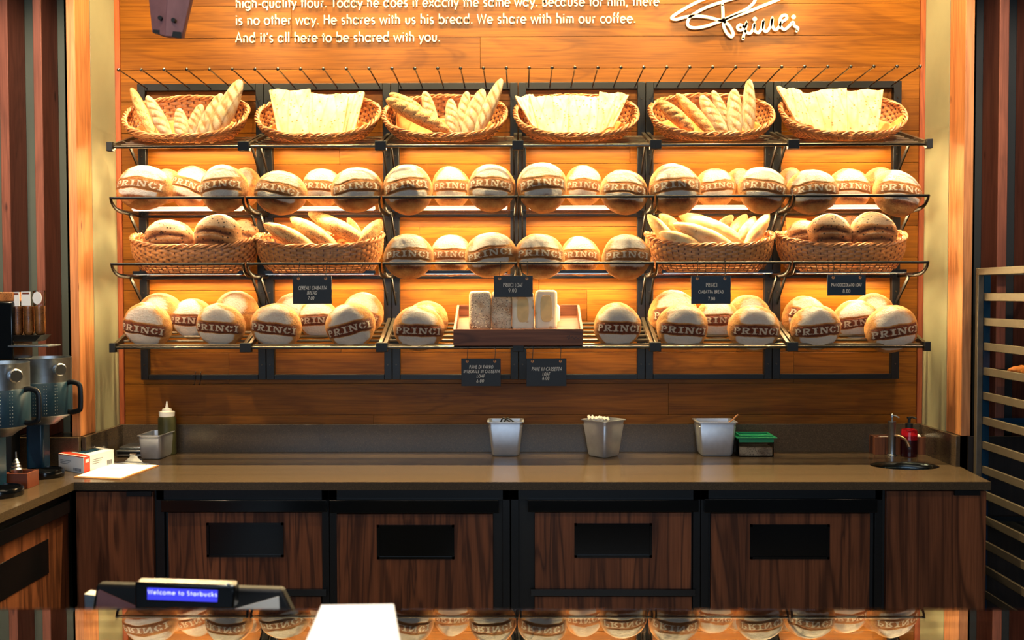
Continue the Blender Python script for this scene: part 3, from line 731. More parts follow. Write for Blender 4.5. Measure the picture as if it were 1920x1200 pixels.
# (bay, px, py, w, h, roll, pitch, row, variant, position words)
F2,K2=-.295,-.165
shelf2=[
(0,270,354,106,86,6,14,F2,'s0','front left, wide flat one'),(0,312,350,70,66,4,10,-.12,'p0','half hidden behind the wide one'),(0,360,352,76,84,20,10,K2,'s1','tilted one in the middle'),(0,421,354,93,92,-5,12,F2,'s2','front right, half its stamp readable'),(0,462,352,60,74,0,8,-.12,'p1','plain side showing at far right'),
(1,527,362,100,84,12,14,F2,'s3','front left, tilted right'),(1,604,353,74,74,4,6,K2,'s4','small one in the middle'),(1,668,358,98,86,-6,12,F2,'s0','front right, broad low one'),
(2,765,355,92,98,-8,12,F2,'s1','front left, tallest one'),(2,846,352,74,80,0,4,K2,'s2','middle one'),(2,921,353,90,92,4,14,F2,'s3','front right one'),
(3,1016,353,94,98,-4,15,F2,'s4','front left, tall one'),(3,1092,351,72,80,4,5,K2,'s0','middle one'),(3,1170,360,90,86,5,12,F2,'s1','front right one'),
(4,1265,355,98,98,-4,12,F2,'s2','front left, peaked one'),(4,1340,353,78,74,-6,6,K2,'s3','middle one'),(4,1386,347,56,62,0,6,-.11,'p0','plain one wedged behind the right one'),(4,1428,358,90,90,8,14,F2,'s4','front right one'),
(5,1484,352,56,74,0,8,-.11,'p1','plain one peeking at far left'),(5,1520,362,96,86,-3,13,F2,'s0','front left one'),(5,1592,354,80,78,3,6,K2,'s1','middle one'),(5,1650,345,66,62,0,8,-.11,'p0','plain one behind the right one'),(5,1681,363,94,88,8,14,F2,'s2','front right, stamp tilted down'),
]
shelf3=[
(2,766,481,94,86,0,9,F2,'s3','front left one'),(2,846,479,76,78,0,4,K2,'s4','middle one'),(2,919,480,98,86,-9,9,F2,'s0','front right, stamp tilted up'),
(3,1012,480,94,86,2,10,F2,'s1','front left one'),(3,1088,480,74,74,0,6,K2,'s2','middle one'),(3,1174,482,92,86,0,8,F2,'s3','front right one'),
]
shelf4=[
(0,300,592,92,86,4,4,-.13,'p0','plain topped one at back left'),(0,278,611,94,88,9,-10,F2,'s4','front left one'),(0,363,598,82,78,3,-4,-.18,'s1','middle one set back'),(0,445,587,84,82,0,4,-.13,'p1','plain one at back right'),(0,415,609,92,84,4,-9,F2,'s0','front right one'),
(1,555,590,84,80,0,4,-.13,'p1','plain one at back left behind the sign'),(1,520,611,95,86,7,-9,F2,'s2','front left one'),(1,598,598,78,76,-2,-3,-.18,'s3','middle one under the cereali sign'),(1,680,590,80,82,16,0,-.13,'s4','back right one'),(1,658,611,94,88,-14,-9,F2,'s1','front right, stamp tilted up'),
(2,800,604,82,80,0,2,-.15,'p0','plain one behind the single front loaf'),(2,785,615,94,86,2,-8,F2,'s0','single front loaf left of the wooden tray'),
(3,1157,610,90,88,2,-8,F2,'s3','single front loaf right of the wooden tray'),
(4,1262,590,92,90,0,2,-.13,'s4','back left one'),(4,1344,598,80,78,0,-3,-.18,'s1','middle one under the ciabatta sign'),(4,1404,594,84,80,4,2,-.13,'p1','plain banded one at back right'),(4,1280,613,95,88,4,-9,F2,'s2','front left one'),(4,1412,615,97,88,2,-9,F2,'s0','front right one'),
(5,1510,598,92,86,24,2,-.13,'s3','back left, strongly tilted'),(5,1603,602,86,78,-7,-4,-.18,'s4','middle one under the cioccolato sign'),(5,1636,590,80,80,0,3,-.13,'p0','plain one at back right'),(5,1528,614,94,86,-5,-9,F2,'s1','front left one'),(5,1671,616,96,90,-10,-9,F2,'s2','front right, stamp tilted up'),
]
for sn,lst in(('second shelf',shelf2),('third shelf',shelf3),('bottom shelf',shelf4)):
    for bay,px,py,w_,h_,ro,pi_,Y,key,words in lst:
        if sn!='bottom shelf': key=key.replace('s','u')
        kind='plain floury round loaf' if key[0]=='p' else 'stamped floury round loaf'
        loaf(px,py,w_,h_,Y,key,ro,pi_,random.uniform(-6,6),'%s, %s, %s, %s'%(kind,bays[bay].replace(' from left',''),sn,words),'round loaves on the %s'%sn)

# ================================================================ BASKETS
def make_basket(name,rim,base,nrow,upsweep,seed):
    """rim=(cy,cz,a,b,tilt) base=(cy,cz,a,b,tilt); local frame: origin = middle of the shelf front rail"""
    rs=random.Random(seed)
    def ell(e,t):
        cy,cz,a,b_,ti=e
        # slightly squared oval
        c,s=math.cos(t),math.sin(t); k=(abs(c)**2.3+abs(s)**2.3)**(-1/2.3)
        x=a*c*k; q=b_*s*k
        return Vector((x,cy+q*math.cos(ti),cz+q*math.sin(ti)))
    def pt(t,v,off=0):
        p=ell(base,t).lerp(ell(rim,t),v); bulge=.018*math.sin(PI*v)
        d=Vector((math.cos(t),math.sin(t),0)); p=p+d*(bulge+off); p.z+=upsweep*math.cos(t)**4*v
        return p
    n=180; parts_=[]
    wv=MB()
    ns=30
    for r_ in range(nrow):
        v=(r_+.5)/nrow
        ph=(r_%2)*PI
        pts=[pt(2*PI*i/n,v,.0030*math.sin(ns*2*PI*i/n+ph)+rs.uniform(-.0006,.0006)) for i in range(n)]
        hgt=[(pt(2*PI*i/n,1)-pt(2*PI*i/n,0)).length/nrow for i in range(n)]
        # flat willow strand as tall as its row
        vs=[];fs=[]
        for i in range(n):
            t=2*PI*i/n; up_=(pt(t,min(1,v+.05))-pt(t,v-.05)).normalized(); out=Vector((math.cos(t),math.sin(t),0))
            h=hgt[i]*.60
            for k in range(6):
                a=2*PI*k/6; vs.append(pts[i]+up_*math.sin(a)*h+out*math.cos(a)*.0035)
        for i in range(n):
            j=(i+1)%n
            for k in range(6): fs.append((i*6+k,i*6+(k+1)%6,j*6+(k+1)%6,j*6+k))
        wv.add(vs,fs)
    st=MB()
    for i in range(ns*2):
        t=2*PI*(i+.5)/(ns*2)
        st.sweep([pt(t,v,0) for v in(0,.25,.5,.75,1.02)],.0028,5)
    rm=MB(); nb=260
    for s_ in range(4):
        pts=[]
        for i in range(nb):
            t=2*PI*i/nb; a=15*t+s_*2*PI/4+.5*math.sin(3*t+s_)
            p=pt(t,1.0); out=Vector((math.cos(t),math.sin(t),0))
            pts.append(p+out*.0085*math.cos(a)+Vector((0,0,1))*(.004+(.008+.002*math.sin(7*t+s_*2))*math.sin(a)))
        rm.sweep(pts,.0046,5,closed=True)
    bs=MB(); N_=36
    ring=[pt(2*PI*i/N_,0.02) for i in range(N_)]; cen=sum(ring,Vector())/N_
    vs=ring+[p+Vector((0,0,.004)) for p in ring]
    bs.add(vs,[tuple(range(N_))[::-1],tuple(range(N_,2*N_))]+[(i,(i+1)%N_,N_+(i+1)%N_,N_+i) for i in range(N_)])
    return {'weave':(wv,'willow'),'stake':(st,'willow_dark'),'rim':(rm,'willow_light'),'base':(bs,'willow_dark')},pt
def place(protos,cx,z,label,group):
    t=thing('wicker_basket',(cx,SF,z),label,'basket',group)
    for nme,me in protos.items():
        o=bpy.data.objects.new(nme,me); COL.objects.link(o); o.parent=t
        if nme in('stake','weave'): o['kind']='stuff'
    return t
def protomeshes(d): return {k:mb.mesh(k,mat) for k,(mb,mat) in d.items()}
# local y measured from the rail plane; z from rail height
tiA=math.atan2(.235,.29)
hiD,hiPt=make_basket('b',(.180,.165,.282,.185,tiA),(.185,.062,.205,.130,math.radians(15)),13,.012,3)
loD,loPt=make_basket('b',(.190,.112,.292,.150,math.radians(14)),(.19,-.040,.235,.105,0),11,.022,4)
hiM,loM=protomeshes(hiD),protomeshes(loD)
def liner(cx,z,ptf,peaks,label,vlo=.05,vhi=.45):
    # parchment sheet lining the basket, its corners poking over the rim
    mb=MB(); n=72; vs=[];fs=[]; rows_=6
    for j in range(rows_+1):
        for i in range(n):
            t=2*PI*i/n; hi=vhi
            for (pk,h,wd) in peaks:
                d_=abs((t-pk+PI)%(2*PI)-PI); hi=max(hi,vhi+(h-vhi)*max(0,1-d_/wd))
            v=vlo+(hi-vlo)*j/rows_
            p=ptf(t,v,-.016-.006*math.sin(5*t)*j/rows_); vs.append(p)
    for j in range(rows_):
        for i in range(n):
            k=(i+1)%n; fs.append((j*n+i,j*n+k,(j+1)*n+k,(j+1)*n+i))
    fs.append(tuple(range(n)))
    vs=[Vector((cx,SF,z))+v for v in vs]; mb.add(vs,fs)
    o=solo('parchment_liner',mb,'parchment',label,'paper','parchment liners in the top baskets')
    m_=o.modifiers.new('solid','SOLIDIFY'); m_.thickness=.0012; m_.offset=1
rad=math.radians
topb=[(350,'leftmost top basket, wicker, full of pale baguettes',[(rad(205),.9,.35),(rad(318),.95,.4)]),
(597,'second top basket from left, wicker, holding flat focaccia sheets',[(rad(330),1.12,.45),(rad(200),.6,.3)]),
(834,'third top basket from left, wicker, baguettes with a seeded one across it',[(rad(140),1.08,.4),(rad(320),.8,.3)]),
(1080,'fourth top basket from left, wicker, holding three focaccia sheets',[(rad(215),.95,.3),(rad(325),1.25,.4)]),
(1333,'fifth top basket from left, wicker, upright baguettes and a seeded pair',[(rad(222),1.15,.3)]),
(1579,'rightmost top basket, wicker, holding large focaccia sheets',[(rad(235),1.2,.3),(rad(345),1.2,.45)])]
TB=[]
for k,(px,lab,peaks) in enumerate(topb):
    cx=W(px,225,-.20).x; TB.append(cx)
    place(hiM,cx,S1f,lab,'wicker baskets on the top shelf')
    liner(cx,S1f,hiPt,peaks,'orange parchment lining the %s top basket from the left'%ords[k])
lowb=[(366,'leftmost low basket on the third shelf, holding dark-studded round loaves'),(600,'low basket on the third shelf holding seeded ciabatta rolls'),(1330,'low basket on the third shelf heaped with plain ciabatta rolls'),(1577,'rightmost low basket on the third shelf, chocolate loaves and yellow card')]
LB=[]
for px,lab in lowb:
    cx=W(px,470,-.20).x; LB.append(cx)
    place(loM,cx,S3,lab,'wicker baskets on the third shelf')

# ---- long breads
def longmesh(key,mat,seed,kind):
    n,sg=72,28; t=np.linspace(0,1,n); prof=np.sin(PI*np.clip(t,.0005,.9995))**(.42 if kind!='cia' else .55)
    P=[];at=[]
    for i,ti in enumerate(t):
        for k in range(sg):
            a=2*PI*k/sg; P.append((ti-.5,math.cos(a)*prof[i],math.sin(a)*prof[i]))
    P=np.array(P); Q=P*np.array([6,1,1]); sh=1+.06*fbm(Q,seed,3,.9)
    x=P[:,0]; ang=np.arctan2(P[:,2],-P[:,1])
    score=np.zeros(len(x))
    if kind=='bag':
        for s0 in(-.34,-.17,0,.17,.34):
            d_=(x-s0)*6-ang*.55; score+=np.exp(-(d_/.16)**2)*np.exp(-(ang/1.0)**2)
    sh=sh*(1-.13*score)
    V=P.copy(); V[:,1]*=sh; V[:,2]*=sh
    V[:,2]+= .10*np.sin(PI*t.repeat(sg)) if kind=='cia' else 0
    fl=np.clip(.55+.35*fbm(Q,seed+3,3,2),0,1)*(1-score*.8)
    faces=[(i*sg+k,i*sg+(k+1)%sg,(i+1)*sg+(k+1)%sg,(i+1)*sg+k) for i in range(n-1) for k in range(sg)]+[tuple(range(sg))[::-1],tuple((n-1)*sg+k for k in range(sg))]
    me=bpy.data.meshes.new('long_bread'); me.from_pydata(V.tolist(),[],faces); me.materials.append(MATS[mat])
    a_=me.attributes.new('flour_map','FLOAT_COLOR','POINT'); a_.data.foreach_set('color',np.stack([fl,score,0*fl,0*fl+1],1).astype(np.float32).ravel())
    me.polygons.foreach_set('use_smooth',[True]*len(me.polygons)); LOAF[key]=me
longmesh('bag','baguette_crust',5,'bag'); longmesh('bag2','baguette_crust',9,'bag'); longmesh('seed','seed_crust',6,'bag'); longmesh('cia','ciabatta_crust',7,'cia'); longmesh('ciaseed','seed_crust',8,'cia')
def longbread(name,key,a,b_,wpx,label,group,spin=0):
    # a,b_=(px,py,Y) ends
    p,q=W(*a),W(*b_); s=((a[2]+b_[2])/2-CY)/FPX; d=q-p
    o=bpy.data.objects.new(name,LOAF[key]); COL.objects.link(o)
    xa=d.normalized(); ya=Vector((0,1,0)); ya=(ya-xa*ya.dot(xa)).normalized(); za=xa.cross(ya)
    R_=Matrix((xa,ya,za)).transposed()@Matrix.Rotation(rad(spin),3,'X')
    o.location=(p+q)/2; o.rotation_euler=R_.to_euler(); r_=wpx/2*s; o.scale=(d.length,r_,r_)
    return tag(o,label,'bread',group)
YB=-.12; YFr=-.27
gl='baguettes in the top baskets'
BG=[
('bag',(246,165,-.17),(292,262,-.27),22,'seeded thin baguette leaning out at the far left of the leftmost top basket','seed'),
('bag',(276,180,-.17),(322,268,-.27),25,'baguette second from the left in the leftmost top basket',None),
('bag',(336,204,-.17),(344,270,-.28),26,'short upright baguette in the middle of the leftmost top basket',None),
('bag2',(378,196,-.14),(352,268,-.22),24,'baguette half hidden in the middle of the leftmost top basket',None),
('bag2',(416,176,-.15),(368,270,-.27),27,'baguette second from the right in the leftmost top basket',None),
('bag',(452,150,-.14),(394,268,-.26),34,'thick baguette rising highest at the right of the leftmost top basket',None),
('seed',(724,186,-.24),(842,246,-.29),32,'seeded twisted baguette lying across the third top basket','seed'),
('seed',(730,176,-.15),(792,206,-.20),20,'baguette end poking out at the far left of the third top basket',None),
('bag2',(796,172,-.14),(818,250,-.24),25,'upright baguette left of the middle in the third top basket',None),
('bag',(845,186,-.17),(850,262,-.28),26,'short upright baguette in the middle of the third top basket',None),
('bag2',(876,172,-.14),(860,258,-.24),24,'baguette right of the middle in the third top basket',None),
('bag',(906,168,-.15),(872,262,-.27),32,'broad baguette beside the tallest one in the third top basket',None),
('bag',(941,148,-.17),(892,256,-.28),25,'pointed baguette rising highest at the right of the third top basket',None),
('seed',(1236,190,-.22),(1300,246,-.27),28,'seeded baguette at the far left of the fifth top basket','seed'),
('seed',(1268,176,-.17),(1342,256,-.27),24,'seeded baguette leaning right in the fifth top basket','seed'),
('bag2',(1314,180,-.16),(1364,262,-.27),28,'smooth baguette leaning right in the middle of the fifth top basket',None),
('bag2',(1336,170,-.13),(1374,248,-.22),20,'thin baguette behind the smooth one in the fifth top basket',None),
('bag2',(1376,168,-.15),(1380,262,-.27),30,'thick upright baguette in the fifth top basket',None),
('bag',(1405,149,-.17),(1403,258,-.27),25,'tall curved baguette rising highest in the fifth top basket',None)]
for key,a,b_,wp,lab,sd in BG: longbread('baguette','seed' if sd else key,a,b_,wp,lab,gl)
gc='ciabatta rolls in the third-shelf baskets'
CI=[
('ciaseed',(494,420,-.24),(600,476,-.30),33,'leftmost seeded ciabatta in the left ciabatta basket'),
('ciaseed',(544,408,-.20),(640,474,-.28),32,'middle seeded ciabatta leaning right in the left ciabatta basket'),
('ciaseed',(578,400,-.16),(690,456,-.26),31,'highest seeded ciabatta in the left ciabatta basket'),
('ciaseed',(652,408,-.12),(680,462,-.20),20,'short upright seeded ciabatta at the back of the left ciabatta basket'),
('ciaseed',(716,412,-.18),(668,466,-.27),30,'seeded ciabatta leaning left at the right of the left ciabatta basket'),
('cia',(1214,402,-.22),(1270,470,-.28),26,'leftmost plain ciabatta standing up in the heaped basket'),
('cia',(1236,402,-.14),(1280,440,-.20),24,'plain ciabatta behind the leftmost one in the heaped basket'),
('cia',(1236,436,-.28),(1326,474,-.31),30,'low front plain ciabatta at the left of the heaped basket'),
('cia',(1262,420,-.25),(1388,474,-.30),34,'long front plain ciabatta across the middle of the heaped basket'),
('cia',(1272,402,-.18),(1404,462,-.24),36,'longest plain ciabatta on top of the heaped basket'),
('cia',(1374,404,-.12),(1336,440,-.18),22,'small plain ciabatta at the back middle of the heaped basket'),
('cia',(1400,402,-.14),(1362,448,-.20),24,'plain ciabatta leaning left, fourth from the right in the heaped basket'),
('cia',(1416,406,-.18),(1380,460,-.25),24,'plain ciabatta leaning left, second from the right in the heaped basket'),
('cia',(1442,400,-.20),(1394,470,-.28),27,'rightmost plain ciabatta, tall and leaning left, in the heaped basket')]
for key,a,b_,wp,lab in CI: longbread('ciabatta_roll',key,a,b_,wp,lab,gc)
# chocolate loaves
gcl='dark-studded round loaves in baskets'
for px,py,w_,h_,Y,k,ro,lab in[
(455,448,66,74,-.14,'c1',4,'dark-studded round loaf at the back right of the leftmost low basket'),
(318,450,94,76,-.24,'c0',-2,'dark-studded round loaf at the left of the leftmost low basket'),
(410,444,92,86,-.26,'c1',5,'dark-studded round loaf, tallest, in the middle of the leftmost low basket'),
(1508,445,66,64,-.22,'c0',-4,'dark-studded loaf at the far left of the rightmost low basket'),
(1555,440,82,80,-.27,'c1',3,'dark-studded round loaf in the middle of the rightmost low basket'),
(1600,436,60,62,-.14,'c0',0,'dark-studded loaf half hidden at the back of the rightmost low basket'),
(1637,440,88,84,-.27,'c0',0,'dark-studded round loaf at the right of the rightmost low basket')]:
    loaf(px,py,w_,h_,Y,k,ro,6,random.uniform(-15,15),lab,gcl)
p0,p1,p2,p3=[W(*q) for q in((1473,408,-.20),(1512,410,-.16),(1510,450,-.16),(1478,452,-.20))]
off=Vector((0,.002,0)); solo('price_card',MB().hexa([p3,p2,p2+off,p3+off,p0,p1,p1+off,p0+off]),'yellow_card','small yellow card behind the loaves in the rightmost low basket','card')
# focaccia sheets
def sheet(c4,label,seed):
    # c4 corners (px,py,Y): top-left, top-right, bottom-right, bottom-left
    P=[W(*q) for q in c4]; n=18; mb=MB(); vs=[];vb=[]
    nrm=(P[1]-P[0]).cross(P[3]-P[0]).normalized()
    if nrm.y>0: nrm=-nrm
    rs=random.Random(seed); ph=[rs.uniform(0,6) for _ in range(4)]
    for j in range(n+1):
        for i in range(n+1):
            u_,v_=i/n,j/n
            p=P[0].lerp(P[1],u_).lerp(P[3].lerp(P[2],u_),v_)
            e=.004*math.sin(9*u_+ph[0])*(v_ in(0,1)) if j in(0,n) else 0
            bulge=.010*math.sin(PI*u_)*math.sin(PI*v_)+.0025*math.sin(14*u_+ph[1])*math.sin(12*v_+ph[2])+.0015*math.sin(33*u_+ph[3]+9*v_)
            q=p+nrm*bulge+Vector((0,0,e)); vs.append(q); vb.append(q-nrm*.014)
    K=(n+1)**2; fs=[]
    id_=lambda i,j:j*(n+1)+i
    for j in range(n):
        for i in range(n):
            a,b_,c,d=id_(i,j),id_(i+1,j),id_(i+1,j+1),id_(i,j+1); fs+=[(a,b_,c,d),(d+K,c+K,b_+K,a+K)]
    ed=[id_(i,0) for i in range(n)]+[id_(n,j) for j in range(n)]+[id_(i,n) for i in range(n,0,-1)]+[id_(0,j) for j in range(n,0,-1)]
    for i in range(len(ed)):
        a,b_=ed[i],ed[(i+1)%len(ed)]; fs.append((a,a+K,b_+K,b_))
    mb.add(vs+vb,fs)
    solo('focaccia_sheet',mb,'focaccia',label,'bread','focaccia sheets in the top baskets',.003)
sheet([(640,176,-.13),(684,172,-.12),(664,250,-.24),(632,256,-.26)],'narrow focaccia strip at the right of the second top basket',1)
sheet([(504,168,-.17),(582,168,-.17),(584,258,-.29),(522,258,-.29)],'large pale focaccia sheet at the left of the second top basket',2)
sheet([(580,174,-.18),(654,178,-.18),(640,262,-.30),(576,262,-.30)],'large pale focaccia sheet at the middle of the second top basket',3)
sheet([(966,182,-.15),(1000,176,-.14),(1022,240,-.25),(1000,238,-.27)],'narrow pointed focaccia at the left of the fourth top basket',4)
sheet([(992,178,-.17),(1068,184,-.17),(1064,256,-.30),(1014,256,-.30)],'white focaccia sheet left of the middle of the fourth top basket',5)
sheet([(1036,178,-.14),(1140,180,-.15),(1132,254,-.27),(1062,256,-.28)],'golden focaccia sheet in the middle of the fourth top basket',6)
sheet([(1124,172,-.17),(1180,176,-.17),(1152,236,-.26),(1118,250,-.28)],'focaccia with a pointed corner at the right of the fourth top basket',7)
sheet([(1457,162,-.15),(1502,168,-.15),(1530,240,-.26),(1494,228,-.26)],'narrow focaccia sheet leaning at the left of the rightmost top basket',8)
sheet([(1500,174,-.17),(1588,163,-.16),(1594,258,-.29),(1534,258,-.29)],'broad focaccia sheet in the middle of the rightmost top basket',9)
sheet([(1588,169,-.18),(1657,167,-.18),(1646,256,-.30),(1590,260,-.30)],'squarish focaccia sheet at the right of the rightmost top basket',10)

# ---------------------------------------------------------------- wooden tray with pan loaves
tz=S4f
yb_=-.13
a=W(850,617,SF-.01); b_=W(1093,617,SF-.01); bot=W(970,648,SF-.01).z; topz=a.z
c=W(862,572,yb_); d=W(1085,572,yb_)
tr=thing('wooden_tray',((a.x+b_.x)/2,-.25,bot),'dark wooden tray of four pan loaves in the middle of the bottom shelf','tray')
th=.010
fz0,fz1=bot,topz; bz1=c.z; bz0=bz1-(topz-bot)
yf=SF-.018; x0,x1=a.x,b_.x
part('front_panel',B(x0,x1,yf,yf+th,fz0,fz1),'walnut_tray',tr,.001)
part('back_panel',B(x0,x1,yb_,yb_+th,bz0,bz1),'walnut_tray',tr,.001)
for xa in(x0,x1-th):
    part('side_panel',MB().hexa([(xa,yf+th,fz0),(xa+th,yf+th,fz0),(xa+th,yb_,bz0),(xa,yb_,bz0),(xa,yf+th,fz1),(xa+th,yf+th,fz1),(xa+th,yb_,bz1),(xa,yb_,bz1)]),'walnut_tray',tr)
bh=.022
part('bottom',MB().hexa([(x0+th,yf+th,fz0),(x1-th,yf+th,fz0),(x1-th,yb_,bz0),(x0+th,yb_,bz0),(x0+th,yf+th,fz0+bh),(x1-th,yf+th,fz0+bh),(x1-th,yb_,bz0+bh),(x0+th,yb_,bz0+bh)]),'walnut_tray',tr)
def panloaf(px0,px1,ptop,pbot,Y,mat,label,name,bump_=False):
    p,q=W(px0,ptop,Y),W(px1,pbot,Y+.0); w_=q.x-p.x; h=p.z-q.z; dp=.095
    me=bpy.data.meshes.new(name); bm=bmesh.new(); bmesh.ops.create_cube(bm,size=1)
    bmesh.ops.scale(bm,vec=(w_,dp,h),verts=bm.verts); bmesh.ops.bevel(bm,geom=list(bm.edges),offset=.017,segments=5,profile=.5,affect='EDGES')
    bmesh.ops.subdivide_edges(bm,edges=[e for e in bm.edges if e.calc_length()>.02],cuts=4,use_grid_fill=True)
    P=np.array([v.co[:] for v in bm.verts]); nz=fbm(P*14,int(px0),3,1.)
    for v,n_ in zip(bm.verts,nz):
        f=1+.018*n_; v.co=Vector((v.co.x*f*(1+.05*(.25-(v.co.z/h)**2)),v.co.y*f,v.co.z*(1+.008*n_)))
    bm.to_mesh(me); bm.free(); me.materials.append(MATS[mat]); me.polygons.foreach_set('use_smooth',[True]*len(me.polygons))
    t=thing(name,((p.x+q.x)/2,Y+dp/2,q.z),label,'bread','pan loaves standing in the wooden tray',(rad(-8),0,0))
    o=bpy.data.objects.new('crumb_body',me); COL.objects.link(o); o.parent=t; o.location=(0,0,h/2)
    if not bump_:
        k=MB(); # pale golden crust patch, proud of the front face
        pts=[( (w_*.26)*math.copysign(abs(math.cos(a_))**.6,math.cos(a_)),(h*.33)*math.copysign(abs(math.sin(a_))**.6,math.sin(a_)) ) for a_ in [2*PI*i/28 for i in range(28)]]
        k.add([(x,-dp/2-.0022,z+h*.53) for x,z in pts]+[(x*1.08,-dp/2+.002,z*1.04+h*.53) for x,z in pts],[tuple(range(28))]+[(i,(i+1)%28,28+(i+1)%28,28+i) for i in range(28)])
        part('golden_patch',k,'golden_crust',t,local=True)
    else:
        k=MB(); rs=random.Random(int(px0))
        for _ in range(150):
            x,z=rs.uniform(-.46,.46)*w_*.94,rs.uniform(.04,.96)*h
            a_=rs.uniform(0,PI); l=.0045; u_=Vector((math.cos(a_)*l,0,math.sin(a_)*l)); v_=Vector((-math.sin(a_)*l*.45,0,math.cos(a_)*l*.45)); c_=Vector((x,-dp/2-.0005,z))
            k.add([c_-u_,c_+v_,c_+u_,c_-v_,c_+Vector((0,-.0025,0))],[(0,1,4),(1,2,4),(2,3,4),(3,0,4)])
        o2=part('oat_flakes',k,'pan_loaf',t,local=True); o2['kind']='stuff'
    return t
panloaf(1010,1050,572,614,-.20,'pan_loaf','white pan loaf half hidden behind the rightmost one in the tray','pan_loaf')
panloaf(879,920,547,621,-.335,'oat_crust','oat covered brown pan loaf, leftmost in the wooden tray','pan_loaf',True)
panloaf(921,959,547,621,-.335,'oat_crust','oat covered brown pan loaf, second from left in the wooden tray','pan_loaf',True)
panloaf(960,1001,549,621,-.335,'pan_loaf','smooth white pan loaf just below the centre sign','pan_loaf')
panloaf(1004,1045,545,621,-.335,'pan_loaf','smooth white pan loaf, rightmost at the front of the wooden tray','pan_loaf')
# burnt-in scribble on the tray front
sg=MB(); cx0=W(1075,634,yf); 
ribbon(sg,[(v.x,v.y) for v in smoothpath([(-.03,.004,0),(-.015,.012,0),(-.022,-.004,0),(-.004,.006,0),(.004,-.004,0),(.012,.005,0),(.02,-.002,0),(.03,.004,0)],5)],.0008,.0008,lambda x,z,dd:(cx0.x+x,yf-dd,cx0.z+z))
part('brand_mark',sg,'black_matte',tr)

# ---------------------------------------------------------------- hanging price signs
def sign(px0,py0,px1,py1,railz,raily,lines,card,label,slant=0):
    Y=SF-.014 if raily is None else raily
    x0,x1,z0,z1=rect(px0,py0,px1,py1,Y)
    t=thing('price_sign',((x0+x1)/2,Y,z0),label,'sign','hanging price signs on the bread rack')
    cd_=part('card',B(x0,x1,Y-.002,Y+.002,z0,z1),card,t,.0008)
    for s in(.15,.85):
        xh=x0+(x1-x0)*s
        g=MB(); g.lathe([(.0026,0),(.0065,0),(.0065,.001),(.0026,.001)],16,(xh,Y-.0022,z1-.013),Matrix.Rotation(PI/2,4,'X')); part('grommet',g,'cork',t)
        hk=[(xh,Y-.004,z1-.013),(xh,Y-.009,z1-.004),(xh+.001,Y-.004,z1+.012),(xh+.002,Y+.002,(z1+railz)/2),(xh+.003,SF-.010,railz-.004),(xh+.003,SF-.007,railz+.008),(xh+.003,SF+.004,railz+.009),(xh+.003,SF+.010,railz)]
        part('hook',MB().sweep(smoothpath(hk,4),.0014,6),'black_steel',t)
    for txt,cxp,byp,hpx,wpx in lines:
        base=W(cxp,byp,Y); sc=1/ (FPX/(Y-CY)); h=hpx*sc; tw=textwidth(txt,.12); k=wpx*sc/tw
        mb=MB()
        for ch,gx,strokes in glyphs(txt,.12):
            for s_ in strokes:
                ribbon(mb,[((p[0]+gx-tw/2)*k+slant*p[1]*h,p[1]*h) for p in s_],.00085,.0006,lambda x,z,dd:(base.x+x,Y-.002-dd,base.z+z))
        part('lettering',mb,'white_letter',t)
    return t
sign(549,517,622,570,S3,None,[('CEREALI CIABATTA',586,543,6.5,54),('BREAD',585,552,6,19),('7.00',583,562,6,12)],'black_card','black sign reading cereali ciabatta bread, hanging over the second bay',.18)
sign(926,517,999,557,S3,None,[('PRINCI LOAF',962,538,7,37),('9.00',961,548,7,15)],'black_card','black sign hanging at the centre, price nine, above the white pan loaves')
sign(1296,517,1370,570,S3,None,[('PRINCI',1334,538,7,21),('CIABATTA BREAD',1333,550,5.5,47),('7.00',1334,563,6,13)],'navy_card','dark blue sign reading ciabatta bread over the fifth bay')
sign(1551,515,1623,554,S3,None,[('PAN CIOCCOLATO LOAF',1587,537,5.5,57),('8.00',1587,549,6.5,14)],'navy_card','dark blue sign reading pan cioccolato loaf over the rightmost bay')
sign(865,672,939,724,S4f,None,[('PANE DI FARRO',902,691,6,45),('INTEGRALE IN CASSETTA',903,699,5.5,68),('LOAF',901,708,5.5,15),('6.00',900,717,6,14)],'black_card','lower left black sign under the tray, reading pane di farro',.15)
sign(987,672,1062,724,S4f,None,[('PANE IN CASSETTA',1025,695,6.5,57),('LOAF',1024,704,5.5,14),('6.00',1023,712,6,13)],'black_card','lower right black sign under the tray, reading pane in cassetta',.15)
for px,w_ in((366,'left'),(376,'right')):
    t0=W(px,700,-.055); p_=[(t0.x,-.02+.0,t0.z+.004),(t0.x,-.045,t0.z+.008),(t0.x,-.056,t0.z),(t0.x,-.057,t0.z-.03),(t0.x-.002,-.064,t0.z-.054),(t0.x-.002,-.074,t0.z-.050)]
    p_=[(x,y if i else -.052,z) for i,(x,y,z) in enumerate(p_)]
    solo('empty_hook',MB().sweep(smoothpath(p_,4),.0018,6),'peg_metal','%s one of the two small empty hooks on the rack bottom bar'%w_,'hook','empty hooks on the bottom bar')

